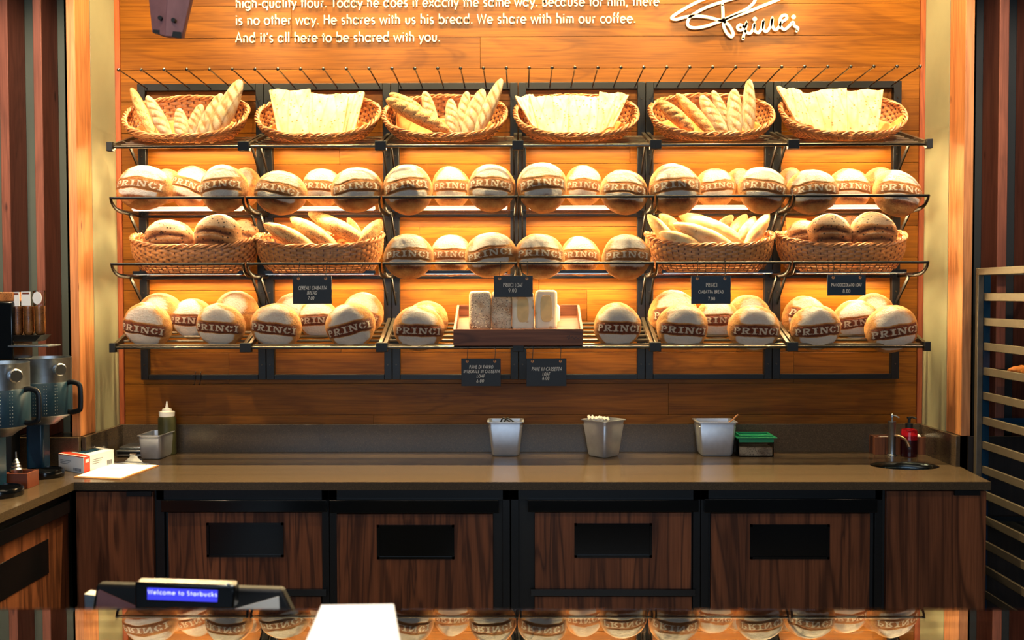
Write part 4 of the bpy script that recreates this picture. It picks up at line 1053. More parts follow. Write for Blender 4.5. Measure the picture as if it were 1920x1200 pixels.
# ---------------------------------------------------------------- wall lettering
YW=YP-.001
wl=thing('wall_quote',(W(810,50,YW).x,YW,W(810,85,YW).z),'raised white sans-serif lettering of a quotation across the top of the teak wall','lettering')
for txt,x0p,x1p,yb0,yb1 in(("he buys only the best flour. He makes his bread with love, with",442,1228,-17,-22),("high-quality flour. Today he does it exactly the same way. Because for him, there",442,1236,15.5,10.5),("is no other way. He shares with us his bread. We share with him our coffee.",442,1192,47.5,42.5),("And it's all here to be shared with you.",442,826,80.5,77.5)):
    if yb0<0: continue      # the lines above the frame are not seen
    a_=W(x0p,yb0,YW); e_=W(x1p,yb1,YW); tr_=.07; tw=textwidth(txt,tr_); k=(e_.x-a_.x)/tw; h=17.2/FPX*(YW-CY)
    slope=0
    zb0=(a_.z+e_.z)/2
    for ch,gx,strokes in glyphs(txt,tr_):
        if not strokes: continue
        mb=MB()
        for s_ in strokes:
            ribbon(mb,[((p[0]+gx)*k,p[1]*h) for p in s_],.0030,.005,lambda x,z,dd:(a_.x+x,YW-.002-dd,zb0+z))
        part('letter',mb,'white_letter',wl)
sg=thing('signature_sign',(W(1380,70,YW).x,YW,W(1380,76,YW).z),'white cut-out handwritten signature at the upper right of the teak wall','lettering')
def sgp(x,y): v=W(1230+x/6.4,y/6.4,YW); return (v.x,v.z)
def stroke(pts,hw,name,closed=False):
    sp=smoothpath([(*sgp(*p),0) for p in pts],8); mb=MB()
    ribbon(mb,[(v.x,v.y) for v in sp],hw,.010,lambda x,z,dd:(x,YW-.008-dd,z))
    # rounded ends
    for e_ in(sp[0],sp[-1]): mb.lathe([(.0001,0),(hw,0),(hw,.010),(.0001,.010)],14,(e_.x,YW-.008,e_.y),Matrix.Rotation(PI/2,4,'X'))
    part(name,mb,'white_letter',sg)
hw_=.0072
stroke([(1180,-40),(1185,0),(1150,60),(1060,130),(930,190),(800,250),(720,282),(600,322),(480,345),(400,335),(370,290),(400,220),(480,160),(620,90),(800,30),(950,-15),(1100,-60)],hw_,'stroke')
stroke([(1180,-40),(1090,-110),(900,-130),(620,-20),(480,40),(330,120),(205,200),(185,235),(250,242),(350,215),(480,205),(600,215),(700,240),(800,264)],hw_,'stroke')
stroke([(800,264),(930,210),(1100,150),(1250,90),(1400,30),(1560,-40)],hw_,'stroke')
stroke([(790,68),(795,160),(798,260),(808,340),(845,412),(895,452),(918,420),(900,370),(862,310),(815,275)],hw_,'stroke')
stroke([(1040,330),(1000,308),(970,335),(985,370),(1022,368),(1060,325),(1076,288),(1062,370),(1042,440),(1035,478)],hw_*.95,'stroke')
stroke([(1062,385),(1110,412),(1150,372),(1170,300),(1175,378),(1222,402),(1260,340),(1280,262),(1276,350),(1312,390),(1360,330),(1385,232),(1386,322),(1420,370),(1462,338),(1500,275),(1556,235),(1545,195),(1500,205),(1476,262),(1490,335),(1530,365),(1580,330),(1630,278),(1650,322),(1690,348),(1676,385)],hw_*.95,'stroke')
for dx,dy in((1175,240),(1640,215)):
    q=sgp(dx,dy); part('dot',MB().lathe([(.0001,0),(.0105,0),(.0105,.010),(.0001,.010)],20,(q[0],YW-.008,q[1]),Matrix.Rotation(PI/2,4,'X')),'white_letter',sg)

# ================================================================ COUNTER ITEMS
def pan(px,wtop,wbot,ptop,pbot,label,rot=0,mat='pan_steel',depth=1.0,Yc=None):
    if Yc is None:
        g=WZ(px,pbot-1,TOPZ); Yc=g.y+wbot*(g.y-CY)/FPX*depth/2
    s=(Yc-.04-CY)/FPX; wt_=wtop*s; wb_=wbot*s; g=W(px,(ptop+pbot)/2,Yc-.04); h=W(px,ptop,Yc-.06).z-TOPZ
    t=thing('steel_pan',(g.x,Yc,TOPZ),label,'food pan','steel food pans on the back counter',(0,0,rad(rot)))
    def ring(w_,z,r_,n=6,d=depth):
        out=[]; a=w_/2; b2=w_/2*d
        for (sx,sy,a0) in((1,1,0),(-1,1,90),(-1,-1,180),(1,-1,270)):
            for i in range(n):
                an=rad(a0+90*i/(n-1)); out.append(Vector((sx*(a-r_)+r_*math.cos(an),sy*(b2-r_)+r_*math.sin(an),z)))
        return out
    L=[ring(wb_*.9,.002,.014),ring(wb_,.012,.016),ring(wt_*.92,h*.86,.014),ring(wt_*.90,h*.88,.014),ring(wt_*.93,h-.003,.014),ring(wt_,h-.004,.012),ring(wt_,h,.012),ring(wt_*.89,h,.012),ring(wt_*.86,h*.85,.012),ring(wb_*.93,.016,.012)]
    n=24; vs=[v for r_ in L for v in r_]; fs=[(i*n+k,i*n+(k+1)%n,(i+1)*n+(k+1)%n,(i+1)*n+k) for i in range(len(L)-1) for k in range(n)]
    fs+=[tuple(range(n))[::-1],tuple((len(L)-1)*n+k for k in range(n))]
    body=MB().add(vs[:6*n] ,[f for f in fs[:5*n]]+[tuple(range(n))[::-1]])
    inner=MB().add(vs[5*n:],[tuple(i-5*n for i in f) for f in fs[5*n:9*n]]+[tuple(4*n+k for k in range(n))])
    full=MB().add(vs,fs); part('pan_body',full,mat,t,local=True)
    return t,g,h,Yc,wt_
t,g,h,Yc,wt_=pan(948,69,52,791,853,'left steel pan with black tongs inside, on the back counter',0,'pan_steel',.8,-.108)
zz=TOPZ+h
tg=MB()
for dx in(-.010,.008):
    tg.sweep(smoothpath([(g.x-.02+dx,Yc,zz-.05),(g.x-.012+dx,Yc-.002,zz-.004),(g.x+dx,Yc-.004,zz+.010),(g.x+.015+dx,Yc-.01,zz+.004),(g.x+.035+dx,Yc-.01,zz-.012)],5),.0035,6)
solo('tongs',tg,'black_matte','black tong handles sticking out of the left steel pan','tongs')
t,g,h,Yc,wt_=pan(1133,62,45,789,857,'middle steel pan turned cornerwise, with clear film in it',44,'pan_steel',1.,-.142)
zz=TOPZ+h; wr=MB(); rs=random.Random(4)
n=12; vs=[(g.x-.075+.10*i/n,Yc-.05+.08*j/n,zz-.002+.018*abs(math.sin(i*1.7+j)*math.cos(j*1.3))*(1-i/n*.6)+rs.uniform(0,.006)) for j in range(n+1) for i in range(n+1)]
wr.add(vs,[(j*(n+1)+i,j*(n+1)+i+1,(j+1)*(n+1)+i+1,(j+1)*(n+1)+i) for j in range(n) for i in range(n)])
w_o=solo('plastic_film',wr,'plastic_wrap','crumpled clear film lying in the middle steel pan','plastic film'); m_=w_o.modifiers.new('s','SOLIDIFY'); m_.thickness=.001
t,g,h,Yc,wt_=pan(1343,76,60,791,853,'right steel pan with wooden sticks, next to the green-lidded box',0,'pan_steel',.8,-.108)
for k,(a,b_) in enumerate((((1356,803),(1384,777)),((1360,802),(1366,792)))):
    p=W(*a,Yc-.01); q=W(*b_,Yc-.02); r_=p-(q-p)*1.6
    st_=MB().sqbar(r_,q,.010,.006); solo('wooden_stick',st_,'cork',('long' if k==0 else 'short')+' flat wooden stick standing in the right steel pan','stick','wooden sticks in the right pan',.001)
# green lidded clear box
g=WZ(1418,857,TOPZ); s=(g.y-CY)/FPX
bx=thing('food_box',(g.x,g.y+.06,TOPZ),'clear box of grains with a green lid, right of the steel pans','food box')
bw=66*s; bd=.11; bh=.088
mb=MB(); x0,x1=g.x-bw/2,g.x+bw/2; y0,y1=g.y,g.y+bd
wl_=.003
for a in((x0,x1,y0,y0+wl_),(x0,x1,y1-wl_,y1),(x0,x0+wl_,y0+wl_,y1-wl_),(x1-wl_,x1,y0+wl_,y1-wl_)): mb.box(*a,TOPZ+.001,TOPZ+bh)
mb.box(x0,x1,y0,y1,TOPZ+.0005,TOPZ+.003)
part('clear_body',mb,'clear_plastic',bx)
part('contents',B(x0+.005,x1-.005,y0+.005,y1-.005,TOPZ+.004,TOPZ+.046),'grain_mix',bx,.004)
lp=part('lid',B(x0-.012,x1+.014,y0-.012,y1+.012,TOPZ+bh,TOPZ+bh+.007),'green_lid',bx,.003)
mb=MB(); 
for a in((x0+.004,x1-.002,y0+.002,y0+.01),(x0+.004,x1-.002,y1-.01,y1-.002),(x0+.004,x0+.012,y0+.01,y1-.01),(x1-.01,x1-.002,y0+.01,y1-.01)): mb.box(*a,TOPZ+bh+.007,TOPZ+bh+.016)
part('lid_ridge',mb,'green_lid',lp,.002)
part('lid_skirt',B(x0+.002,x1-.002,y0-.001,y1+.001,TOPZ+bh-.018,TOPZ+bh),'green_lid',lp)
# squeeze bottle
g=WZ(312,852,TOPZ); g.x=W(314,845,-.085).x; sb=thing('squeeze_bottle',(g.x,-.085,TOPZ),'olive squeeze bottle with white nozzle cap in the left corner','bottle')
s=(4.61)/FPX; R_=16.5*s; hh=72*s
z0=TOPZ; C_=(g.x,-.085,z0)
part('bottle_body',MB().lathe([(R_*.9,0),(R_,.004),(R_,hh*.94),(R_*.86,hh)],28,C_),'olive_bottle',sb)
part('cap',MB().lathe([(R_*.86,hh-.004),(R_*.88,hh+.022),(R_*.55,hh+.026),(R_*.5,hh+.036),(R_*.2,hh+.038),(.0025,hh+.072)],28,C_),'white_plastic',sb)
# scale + small pan
g0=WZ(216,858,TOPZ); x0=g0.x; x1=WZ(272,858,TOPZ).x; y0=g0.y
sc_=thing('kitchen_scale',((x0+x1)/2,y0+.09,TOPZ),'flat steel kitchen scale in the left corner behind the glove box','scale')
part('scale_body',B(x0,x1,y0,y0+.17,TOPZ+.004,TOPZ+.034),'brushed_steel',sc_,.004)
part('control_strip',B(x0+.01,x1-.01,y0-.0015,y0+.001,TOPZ+.016,TOPZ+.028),'black_steel',sc_)
part('weighing_plate',B(x0+.006,x1-.004,y0+.03,y0+.168,TOPZ+.038,TOPZ+.046),'steel',sc_,.003)
for dx in(.012,.1): part('foot',MB().lathe([(.008,0),(.008,.005)],12,(x0+dx,y0+.02,TOPZ)),'black_matte',sc_)
t,g,h,Yc,wt_=pan(288,46,39,815,863,'small deep steel pan in front of the squeeze bottle',-3,'pan_steel',1.6)
# glove box
def gbox():
    q=[WZ(110,880,TOPZ),WZ(157,888,TOPZ),WZ(214,872,TOPZ)]
    a,b_,c=q; b_=a.lerp(b_,1.0); d=a+(c-b_); hgt=W(157,857,b_.y).z-TOPZ
    t=thing('glove_box',(b_.x,b_.y,TOPZ),'white and red box of disposable gloves on the left corner of the counter','box')
    up_=Vector((0,0,hgt))
    part('carton',MB().hexa([a,b_,c,d,a+up_,b_+up_,c+up_,d+up_]),'white_paper',t,.001)
    n1=((b_-a).cross(Vector((0,0,1)))).normalized(); n2=((c-b_).cross(Vector((0,0,1)))).normalized()
    def quad(o,u_,v_,nrm,u0,u1,v0,v1,mat,nme,k=.0006):
        P=[o+u_*x+v_*y+nrm*k for x,y in((u0,v0),(u1,v0),(u1,v1),(u0,v1))]; part(nme,MB().hexa([p-nrm*k*1.5 for p in P]+P),mat,t)
    quad(b_,c-b_,up_,n2,.01,.20,.02,.98,'red_print','red_panel')
    quad(b_,c-b_,up_,n2,.06,.16,.62,.82,'white_paper','logo_patch',.001)
    quad(a,b_-a,up_,n1,.0,1,.94,.995,'red_print','red_edge')
    for i in range(9): quad(a,b_-a,up_,n1,.6+i*.035,.6+i*.035+.018,.08,.26,'grey_print','barcode_bar',.0008)
    for i in range(3): quad(a,b_-a,up_,n1,.08,.5-.06*i,.62-.1*i,.65-.1*i,'grey_print','print_line',.0008)
    for i in range(3): quad(b_,c-b_,up_,n2,.28,.62-.05*i,.66-.12*i,.69-.12*i,'grey_print','print_line',.0008)
    for i in range(7): quad(b_,c-b_,up_,n2,.76+i*.025,.77+i*.025+.004,.14,.42,'grey_print','barcode_bar',.0008)
    tp=a+up_; quad(tp,b_-a,d-a,Vector((0,0,1)),.02,.98,.03,.22,'red_print','red_top')
    quad(tp,b_-a,d-a,Vector((0,0,1)),.30,.72,.28,.86,'teal_plastic','opening',.0008)
gbox()
# clipboard
q=[WZ(*p,TOPZ) for p in((138,896),(226,900),(298,874),(214,868))]
cb=thing('clipboard',q[0].lerp(q[2],.5),'brown clipboard holding a white sheet at the left end of the worktop','clipboard')
def flat(q,z0,z1): return MB().hexa([Vector((p.x,p.y,z0)) for p in q]+[Vector((p.x,p.y,z1)) for p in q])
part('board',flat(q,TOPZ+.0005,TOPZ+.004),'cork',cb)
c_=sum(q,Vector())/4; part('paper_sheet',flat([c_+(p-c_)*.93+Vector((.0,.004,0)) for p in q],TOPZ+.0042,TOPZ+.0056),'white_paper',cb)
e0=q[3].lerp(q[2],.12); e1=q[3].lerp(q[2],.78)
cl=MB(); mid=(e0+e1)/2; u_=(e1-e0).normalized()
cl.sqbar(e0+Vector((0,-.012,.009)),e1+Vector((0,-.012,.009)),.022,.003)
prof=[(-.055,.004),(-.044,.014),(-.024,.026),(-.014,.046),(.014,.046),(.024,.026),(.044,.014),(.055,.004)]
vs=[mid+u_*x+Vector((0,-.004,z+.004)) for x,z in prof]; vs2=[v+Vector((0,.004,0)) for v in vs]
cl.add(vs+vs2,[tuple(range(8)),tuple(range(8,16))[::-1]]+[(i,i+1,i+9,i+8) for i in range(7)])
cl.bar(mid+u_*-.016+Vector((0,-.006,.046)),mid+u_*.016+Vector((0,-.006,.046)),.006,10)
part('clip',cl,'steel',cb)
# faucet, soap, wooden box
fx,fy=W(1672,857,-.145).x,-.145
fc=thing('faucet',(fx,fy,TOPZ),'brushed steel pillar tap with a short curved spout behind the sink','faucet')
part('pillar',MB().lathe([(.022,0),(.022,.004),(.0165,.008),(.0165,.158),(.018,.160),(.018,.164),(.004,.166),(.004,.182),(.007,.184),(.006,.196),(.002,.200)],28,(fx,fy,TOPZ)),'brushed_steel',fc)
part('lever',MB().sweep(smoothpath([(fx,fy,TOPZ+.192),(fx+.014,fy-.01,TOPZ+.190),(fx+.026,fy-.02,TOPZ+.182)],4),.0035,8),'brushed_steel',fc)
part('spout',MB().sweep(smoothpath([(fx+.008,fy-.008,TOPZ+.098),(fx+.028,fy-.035,TOPZ+.096),(fx+.044,fy-.06,TOPZ+.080),(fx+.052,fy-.074,TOPZ+.052)],5),[.007]*12+[.0085]*4,12),'amber_spout',fc)
sx,sy=W(1704,857,-.16).x,-.16
so=thing('soap_bottle',(sx,sy,TOPZ),'red soap bottle with black pump beside the tap','bottle')
part('bottle_body',MB().lathe([(.034,0),(.038,.004),(.038,.118),(.034,.128),(.016,.134),(.015,.140)],28,(sx,sy,TOPZ)),'red_glass',so)
part('liquid_band',MB().lathe([(.0382,.003),(.0384,.006),(.0384,.078),(.0382,.080)],28,(sx,sy,TOPZ)),'dark_soap',so)
pp=part('pump',MB().lathe([(.017,.134),(.017,.156),(.007,.158),(.007,.178),(.011,.180),(.011,.186)],20,(sx,sy,TOPZ)),'black_matte',so)
part('pump_nozzle',MB().sweep([(sx,sy,TOPZ+.184),(sx+.012,sy-.006,TOPZ+.186),(sx+.028,sy-.016,TOPZ+.180)],.0045,8),'black_matte',pp)
x0=W(1640,836,-.115).x; x1=W(1740,836,-.115).x; y0=-.118; y1=-.042; zt=W(1690,819,-.11).z
wb_=thing('napkin_box',((x0+x1)/2,y0+.05,TOPZ),'open reddish wooden napkin box behind the tap','wooden box')
for nme,a in(('front_panel',(x0,x1,y0,y0+.01,TOPZ,zt)),('back_panel',(x0,x1,y1-.01,y1,TOPZ,zt)),('side_panel',(x0,x0+.01,y0+.01,y1-.01,TOPZ,zt)),('side_panel',(x1-.01,x1,y0+.01,y1-.01,TOPZ,zt)),('bottom',(x0+.01,x1-.01,y0+.01,y1-.01,TOPZ,TOPZ+.01))): part(nme,B(*a),'veneer',wb_,.001)
solo('napkin_stack',MB().box(x0+.04,x1-.03,y0+.014,y1-.014,TOPZ+.011,zt-.004).ball((x1-.055,(y0+y1)/2,zt-.002),.022,8,(1.6,1,.6)),'white_paper','white napkins lying in the wooden box behind the tap','napkins')

# ---------------------------------------------------------------- coffee dispensers at left
def dispenser(cxp,byp,topp,slp,botp,colp,Dz,label,base_r,hx):
    g=WZ(cxp,byp,TOPZ); Y=g.y; x=g.x
    t=thing('coffee_dispenser',(x,Y,TOPZ),label,'coffee dispenser','coffee dispensers on the side counter')
    zt=W(cxp,topp,Y).z-TOPZ; zsl=W(cxp,slp,Y).z-TOPZ; zb=W(cxp,botp,Y).z-TOPZ
    R_=.108; cx_=x-.005
    part('drip_base',MB().lathe([(base_r*.97,0),(base_r,.004),(base_r,.026),(base_r*.96,.032),(base_r*.86,.034),(base_r*.84,.028),(.001,.026)],40,(x,Y-.01,TOPZ)),'black_gloss',t)
    gr=MB()
    for k in range(5): gr.bar((x-base_r*.7,Y-.05+.02*k,TOPZ+.031),(x+base_r*.7,Y-.05+.02*k,TOPZ+.031),.0022,6)
    part('drip_grate',gr,'black_steel',t)
    part('column',MB().box(x-.10,x-.025,Y+.02,Y+.09,TOPZ+.02,TOPZ+zb+.0),'teal_plastic',t,.012)
    C_=(cx_,Y,TOPZ)
    part('steel_drum',MB().lathe([(R_,zsl),(R_,zt-.004),(R_*1.01,zt),(R_*.97,zt),(R_*.95,zt-.02)],48,C_,cap1=True),'brushed_steel',t)
    sl=part('sleeve',MB().lathe([(R_*1.0,zb),(R_*1.015,zb+.004),(R_*1.015,zsl-.002),(R_,zsl)],48,C_),'sleeve',t)
    dm=MB()
    for a0 in range(-150,-20,22):
        for j in range(10):
            a=rad(a0); z=zb+.012+(zsl-zb-.024)*j/9
            for s in(-1,1): dm.ball((cx_+R_*1.016*math.cos(a+s*.04),Y+R_*1.016*math.sin(a+s*.04),TOPZ+z),.0018,4)
    o=part('stud_pattern',dm,'brushed_steel',sl); o['kind']='stuff'
    part('cone',MB().lathe([(.045,zb-.042),(R_*.6,zb-.026),(R_*.97,zb-.004),(R_*1.005,zb)],40,C_),'brushed_steel',t)
    a=rad(-38); kx,ky=cx_+R_*math.cos(a),Y+R_*math.sin(a); d=Vector((math.cos(a),math.sin(a),0)); zk=TOPZ+(zsl+zt)/2+.006
    Rm=d.to_track_quat('Z','Y').to_matrix().to_4x4()
    part('knob',MB().lathe([(.012,-.004),(.012,.014),(.024,.016),(.026,.020),(.026,.036),(.022,.040)],28,(kx,ky,zk),Rm),'steel',t)
    a=rad(-8); d=Vector((math.cos(a),math.sin(a),0)); p=Vector((cx_,Y,TOPZ))+d*R_
    hp=[p+Vector((0,0,zsl-.004)),p+d*.022+Vector((0,0,zsl-.001)),p+d*.050+Vector((0,0,zsl-.010)),p+d*.058+Vector((0,0,zsl-.035)),p+d*.058+Vector((0,0,zb+.035)),p+d*.050+Vector((0,0,zb+.018)),p+d*.02+Vector((0,0,zb+.010)),p+Vector((0,0,zb+.012))]
    part('handle',MB().sweep(smoothpath(hp,5),.0085,10,sx=.8,sy=1.3),'black_steel',t)
    return t,x,Y
dispenser(88,893,670,715,776,55,0,'steel coffee dispenser with dark blue sleeve, the farther of two on the side counter',.073,0)
dispenser(4,928,680,728,797,0,0,'steel coffee dispenser with dark blue sleeve, nearest one cut by the left frame edge',.082,0)
# grinder body + bean tubes behind/above
Yb=-.78
t=thing('grinder_head',(W(10,640,Yb).x,Yb,W(10,690,Yb).z),'black grinder head above the coffee dispensers at the left edge','coffee grinder')
x0,x1,z0,z1=rect(-60,566,24,676,Yb); part('housing',B(x0,x1,Yb,Yb+.16,z0,z1),'black_gloss',t,.006)
x0,x1,z0,z1=rect(-60,548,22,566,Yb); part('hopper',B(x0,x1,Yb+.01,Yb+.14,z0+.001,z1),'beans_dark',t,.003)
x0,x1,z0,z1=rect(-60,676,30,900,Yb+.10); part('stand',B(x0,x1-.02,Yb+.10,Yb+.17,TOPZ,z1+.002),'black_matte',t,.004)
x0,x1,z0,z1=rect(26,641,92,651,Yb); part('shelf_plate',B(x0-.02,x1,Yb-.01,Yb+.10,z0+.001,z0+.008),'brushed_steel',t,.001)
x0,x1,z0,z1=rect(22,628,84,640,Yb+.03); part('cradle',MB().hexa([(x0+.01,Yb+.01,z0),(x1-.03,Yb+.01,z0),(x1-.03,Yb+.09,z0),(x0+.01,Yb+.09,z0),(x0,Yb,z1),(x1,Yb,z1),(x1,Yb+.09,z1),(x0,Yb+.09,z1)]),'black_steel',t)
td=thing('bean_display',(W(55,632,Yb).x,Yb+.04,W(55,632,Yb).z),'clear three-tube display of coffee beans with white labels above the dispensers','bean display')
for k,cxp in enumerate((34.5,55,76)):
    a=W(cxp,632-k*1,Yb+.04); s=(Yb+.04-CY)/FPX; r_=9.6*s; ht=86*s
    pr=[(r_*math.sin(rad(d_)),r_-r_*math.cos(rad(d_))) for d_ in range(3,91,12)]+[(r_,ht)]
    tube=part('tube',MB().lathe(pr,24,(a.x,a.y,a.z)),'clear_plastic',td)
    pr2=[(q*.93,z+.0015) for q,z in pr[:-1]]+[(r_*.93,ht*.66)]
    part('beans',MB().lathe(pr2,20,(a.x,a.y,a.z)),'beans_dark',tube)
    zl0,zl1=a.z+ht*.68,a.z+ht*.985
    if k<2: lm=MB().box(a.x-r_*.9,a.x+r_*.9,a.y-r_-.002,a.y-r_-.0005,zl0,zl1)
    else:
        cz_=(zl0+zl1)/2; lm=MB().lathe([(.0001,0),(r_*.95,0),(r_*.95,.0015),(.0001,.0015)],8,(a.x,a.y-r_-.0005,cz_),Matrix.Rotation(PI/2,4,'X')@Matrix.Diagonal((1,1.35,1,1)))
    lb=part('tube_label',lm,'white_paper',tube)
    if k<2:
        lm=MB().box(a.x-r_*.7,a.x+r_*.7,a.y-r_-.0026,a.y-r_-.002,zl1-.011,zl1-.004)
        part('header_print',lm,'brown_leather',td)
# brown caddy with pourer between dispensers
g=WZ(34,917,TOPZ); bxo=thing('wooden_caddy',(g.x,g.y+.04,TOPZ),'small brown wooden caddy between the coffee dispensers','caddy')
s=(g.y-CY)/FPX
x0,x1=g.x-.055,g.x+.038
for nme,a in(('front_panel',(x0,x1,g.y,g.y+.008,TOPZ,TOPZ+.062)),('back_panel',(x0,x1,g.y+.082,g.y+.09,TOPZ,TOPZ+.062)),('side_panel',(x0,x0+.008,g.y+.008,g.y+.082,TOPZ,TOPZ+.062)),('side_panel',(x1-.008,x1,g.y+.008,g.y+.082,TOPZ,TOPZ+.062)),('bottom',(x0+.008,x1-.008,g.y+.008,g.y+.082,TOPZ,TOPZ+.006))): part(nme,B(*a),'brown_leather',bxo,.001)
sp_=thing('steel_pourer',(g.x-.03,g.y+.045,TOPZ+.0065),'steel ringed pourer standing in the brown caddy at far left','pourer')
part('pourer_body',MB().lathe([(.018,0),(.022,.05),(.024,.066),(.017,.074),(.019,.078),(.013,.086),(.015,.09),(.009,.098),(.010,.102),(.003,.108),(.003,.135)],20,(g.x-.03,g.y+.045,TOPZ+.0065)),'steel',sp_)
# small dark tap seen behind the farther dispenser
g_=W(113,770,-.48)
solo('wall_tap',MB().lathe([(.014,0),(.017,.012),(.017,.05),(.013,.062)],18,(g_.x,-.45,g_.z-.03)),'black_steel','small dark ribbed fitting hanging behind the farther coffee dispenser','fitting')

# ---------------------------------------------------------------- steel rack at right
rk=thing('sheet_pan_rack',(W(1835,520,-.44).x+.3,-.70,0),'tall steel bakery rack with rails, standing at the right edge','bakery rack')
XRk=W(1831,540,-.46).x
ztop=W(1835,503,-.46).z; zlow=W(1835,516,-.46).z
for x in(XRk,XRk+.50):
    for y in(-.475,-1.02):
        part('upright',B(x,x+.025,y,y+.025,.10,zlow),'rack_steel',rk,.002)
part('top_frame',B(XRk,XRk+.525,-.475,-.45,zlow,ztop),'rack_steel',rk,.002)
part('top_frame',B(XRk,XRk+.525,-1.02,-.995,zlow,ztop),'rack_steel',rk,.002)
part('top_frame',B(XRk,XRk+.025,-.995,-.475,zlow,ztop),'rack_steel',rk,.002)
part('top_frame',B(XRk+.5,XRk+.525,-.995,-.475,zlow,ztop),'rack_steel',rk,.002)
part('blue_lit_side',B(XRk+.0255,XRk+.055,-.474,-.470,.12,zlow),'teal_plastic',rk)  # bluish light on the post's inner side, put in as a teal plate
zr=[W(1840,p,-.47).z for p in(557,602,648,695,742)]
dz=(zr[0]-zr[4])/4
zr=[zr[0]-dz*k for k in range(14) if zr[0]-dz*k>.15]
for z in zr:
    for x,s in((XRk+.026,1),(XRk+.487,-1)):
        mb=MB().box(x+(-.0 if s>0 else .0),x+.012,-.995,-.475,z-.017,z+.017); xx=x if s>0 else x-.02
        mb.box(xx,xx+.032,-.995,-.475,z-.017,z-.014)
        part('rail',mb,'rack_steel',rk,.001)
for z in(.16,): 
    part('bottom_frame',B(XRk,XRk+.525,-1.02,-.995,z-.03,z),'rack_steel',rk); part('bottom_frame',B(XRk,XRk+.525,-.475,-.45,z-.03,z),'rack_steel',rk)
for x in(XRk+.012,XRk+.512):
    for y in(-.463,-1.008): part('caster',MB().lathe([(.04,-.012),(.045,-.008),(.045,.008),(.04,.012)],20,(x,y,.046),Matrix.Rotation(PI/2,4,'Y')),'black_matte',rk)
def baketray(z,label,mat):
    x0,x1,y0,y1=XRk+.042,XRk+.483,-.99,-.48; z=z-.013
    mb=MB(); mb.box(x0,x1,y0,y1,z,z+.002)
    for a in((x0,x1,y0,y0+.003),(x0,x1,y1-.003,y1),(x0,x0+.003,y0,y1),(x1-.003,x1,y0,y1)): mb.box(*a,z,z+.024)
    for e in((x0-.003,x0,y0,y1),(x1,x1+.003,y0,y1)): mb.box(*e,z+.021,z+.024)
    solo('baking_tray',mb,mat,label,'baking tray','trays in the bakery rack'); return z+.002
zt1=baketray(zr[3],'steel tray of golden pastries in the bakery rack','dark_tray')
baketray(zr[5],'empty bluish tray lower in the bakery rack','teal_plastic')
baketray(zr[9],'dark tray near the bottom of the bakery rack','dark_tray')
def pastry(x,y,z,rz,label,k):
    mb=MB(); pts=[];rr=[]
    for i in range(25):
        a=rad(-100+200*i/24); pts.append((x+.045*math.cos(a+rz)*1.0,y+.055*math.sin(a+rz),z+.020)); f=math.sin(PI*(i+1.5)/27); rr.append(.004+.021*f*(1+.10*math.cos(i*1.55)))
    mb.sweep(pts,rr,14); solo('croissant',mb,'pastry',label,'pastry','pastries on the rack tray')
gx=XRk+.06
pastry(gx+.06,-.60,zt1,.3,'golden croissant at the left end of the rack tray',0)
pastry(gx+.08,-.76,zt1,1.2,'golden croissant nearest the frame edge on the rack tray',1)
pastry(gx+.20,-.64,zt1,2.2,'golden croissant farther right on the rack tray',2)

# ---------------------------------------------------------------- foreground: display case top, paper, till display
GZ=CZ-.522
ge=WZ(960,1143,GZ).y
case=thing('display_case',(0,ge-.4,0),'glass topped display case in the foreground along the bottom edge','display case')
gt=part('glass_top',B(-1.6,1.6,ge-1.05,ge,GZ-.010,GZ),'case_glass',case)
for x in(-1.58,1.56): part('end_frame',B(x,x+.02,ge-.70,ge-.02,0,GZ-.011),'black_steel',case)
part('glass_edge',B(-1.6,1.6,ge+.0005,ge+.005,GZ-.012,GZ+.001),'clear_plastic',case)
part('rear_trim',B(-1.56,1.56,ge-.72,ge-.70,.0,.35),'black_matte',case)
# paper
qp=[WZ(*p,GZ) for p in((578,1204),(749,1204),(739,1145),(602,1147))]
cen=sum(qp,Vector())/4
base=[Vector((p.x,p.y,GZ+.0005)) for p in qp]; tops=[Vector((p.x,p.y,GZ+.012)) for p in qp]
# extend sheet towards the camera so it stays a full-size card
for arr in(base,tops):
    arr[0]+= (arr[0]-arr[3])*1.2; arr[1]+=(arr[1]-arr[2])*1.2
solo('paper_stack',MB().hexa(base+tops),'white_paper','stack of blank white paper lying on the glass case top','paper',None,.002)
# till: customer display and terminal behind the glass edge
YT=ge+.30
till=thing('customer_display',(W(345,1130,YT).x,YT,W(345,1140,YT).z-.10),'small black till display with a lit blue screen facing the customer','till display')
def slq(p4,Y,d): 
    P=[W(px,py,Y) for px,py in p4]; o_=Vector((0,d,0)); return MB().hexa([P[3],P[2],P[2]+o_,P[3]+o_,P[0],P[1],P[1]+o_,P[0]+o_])
part('display_housing',slq([(252,1092),(440,1098),(438,1142),(252,1142)],YT,.035),'black_gloss',till,.004)
part('screen',slq([(276,1102),(408,1107),(407,1129),(276,1124)],YT-.0015,.001),'lcd_blue',till)
txt='Welcome to Starbucks'; tw=textwidth(txt,.16)
A0=W(277,1113.5,YT-.002); A1=W(407,1118.5,YT-.002); k=(A1.x-A0.x)/tw; h=7.6/FPX*(YT-CY); sl=(A1.z-A0.z)/(A1.x-A0.x)
mb=MB()
for ch,gx_,strokes in glyphs(txt,.16):
    for s_ in strokes: ribbon(mb,[((p[0]+gx_)*k,p[1]*h) for p in s_],.0007,.0003,lambda x,z,dd:(A0.x+x,YT-.0016-dd,A0.z+z+sl*x))
part('screen_text',mb,'lcd_text',till)
part('display_post',MB().bar((A0.x+.07,YT+.02,W(345,1142,YT).z+.004),(A0.x+.07,YT+.02,.962),.014,14),'black_matte',till)
part('side_button',MB().ball(W(428,1096,YT),.004,6),'steel',till)
YT2=YT+.10
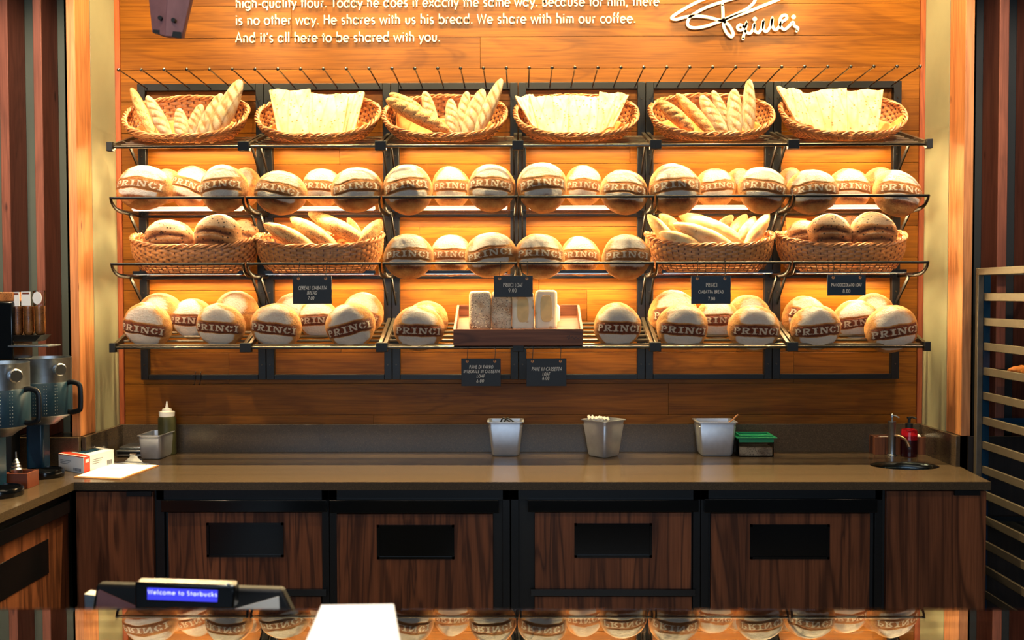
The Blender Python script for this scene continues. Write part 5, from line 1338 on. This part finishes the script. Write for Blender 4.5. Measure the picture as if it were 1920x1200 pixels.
term=thing('till_terminal',(W(380,1130,YT2).x,YT2+.05,.962),'dark till terminal body with paper slips behind the small display','till')
part('terminal_body',slq([(180,1096),(528,1106),(556,1165),(168,1165)],YT2,.03),'black_matte',term,.006)
part('terminal_foot',B(W(300,1130,YT2).x,W(430,1130,YT2).x,YT2+.003,YT2+.028,.962,W(380,1163,YT2).z),'black_matte',term)
part('receipt_slip',slq([(183,1108),(186,1106),(262,1140),(180,1142)],YT2-.004,.002),'purple_wood',term)
part('receipt_slip',slq([(520,1119),(523,1119),(524,1142),(440,1142)],YT2-.004,.002),'white_plastic',term)
part('card_slot',slq([(158,1114),(178,1117),(172,1150),(160,1150)],YT2+.02,.03),'brushed_steel',term)
wsx0,wsx1=W(150,1150,YT2).x-.05,W(560,1150,YT2).x+.06
sh_=thing('till_counter',((wsx0+wsx1)/2,YT2+.1,0),'black till stand behind the glass display case','counter')
part('stand_top',B(wsx0,wsx1,YT-.06,YT2+.22,.93,.96),'black_matte',sh_,.003)
part('stand_body',B(wsx0+.02,wsx1-.02,YT-.03,YT2+.2,0,.93),'black_matte',sh_)
# ---------------------------------------------------------------- hanging timber piece, upper left
Yh=-2.0
hg=thing('hanging_timber',(W(318,66,Yh).x,Yh,W(318,66,Yh).z),'purple-brown tapered wooden hanger with bolt holes, dangling at the upper left','hanging wood')
def V3(px,py,dy=0): return W(px,py,Yh+dy)
ext=lambda a,b_: b_+(b_-a)*8
def plankpiece(l0,r0,l1,r1,dl,dr,th_):
    a,b_,c,d=W(*l1,Yh+dl),W(*r1,Yh+dr),W(*r0,Yh+dr),W(*l0,Yh+dl)
    ka=(ZC-d.z); d2=d+(d-a)*(ka/(d.z-a.z)); c2=c+(c-b_)*((ZC-c.z)/(c.z-b_.z))
    t_=Vector((0,th_,0)); return MB().hexa([a,b_,b_+t_,a+t_,d2,c2,c2+t_,d2+t_])
part('left_board',plankpiece((279,0),(313,0),(285,60),(309,68),.03,-.02,.02),'purple_wood',hg,.002)
part('right_board',plankpiece((313,0),(357,0),(309,68),(341,70),-.02,.03,.02),'purple_wood',hg,.002)
part('end_block',MB().hexa([W(287,62,Yh),W(340,72,Yh),W(340,72,Yh+.05),W(287,62,Yh+.05),W(287,55,Yh),W(340,60,Yh),W(340,60,Yh+.05),W(287,55,Yh+.05)]),'black_matte',hg)
for px,py in((302,35),(327,39)):
    q=W(px,py,Yh+ (0.0 if px<310 else .005)-.008); part('bolt',MB().lathe([(.0001,0),(.006,0),(.006,.012)],14,(q.x,q.y+.002,q.z),Matrix.Rotation(PI/2,4,'X')),'black_matte',hg)
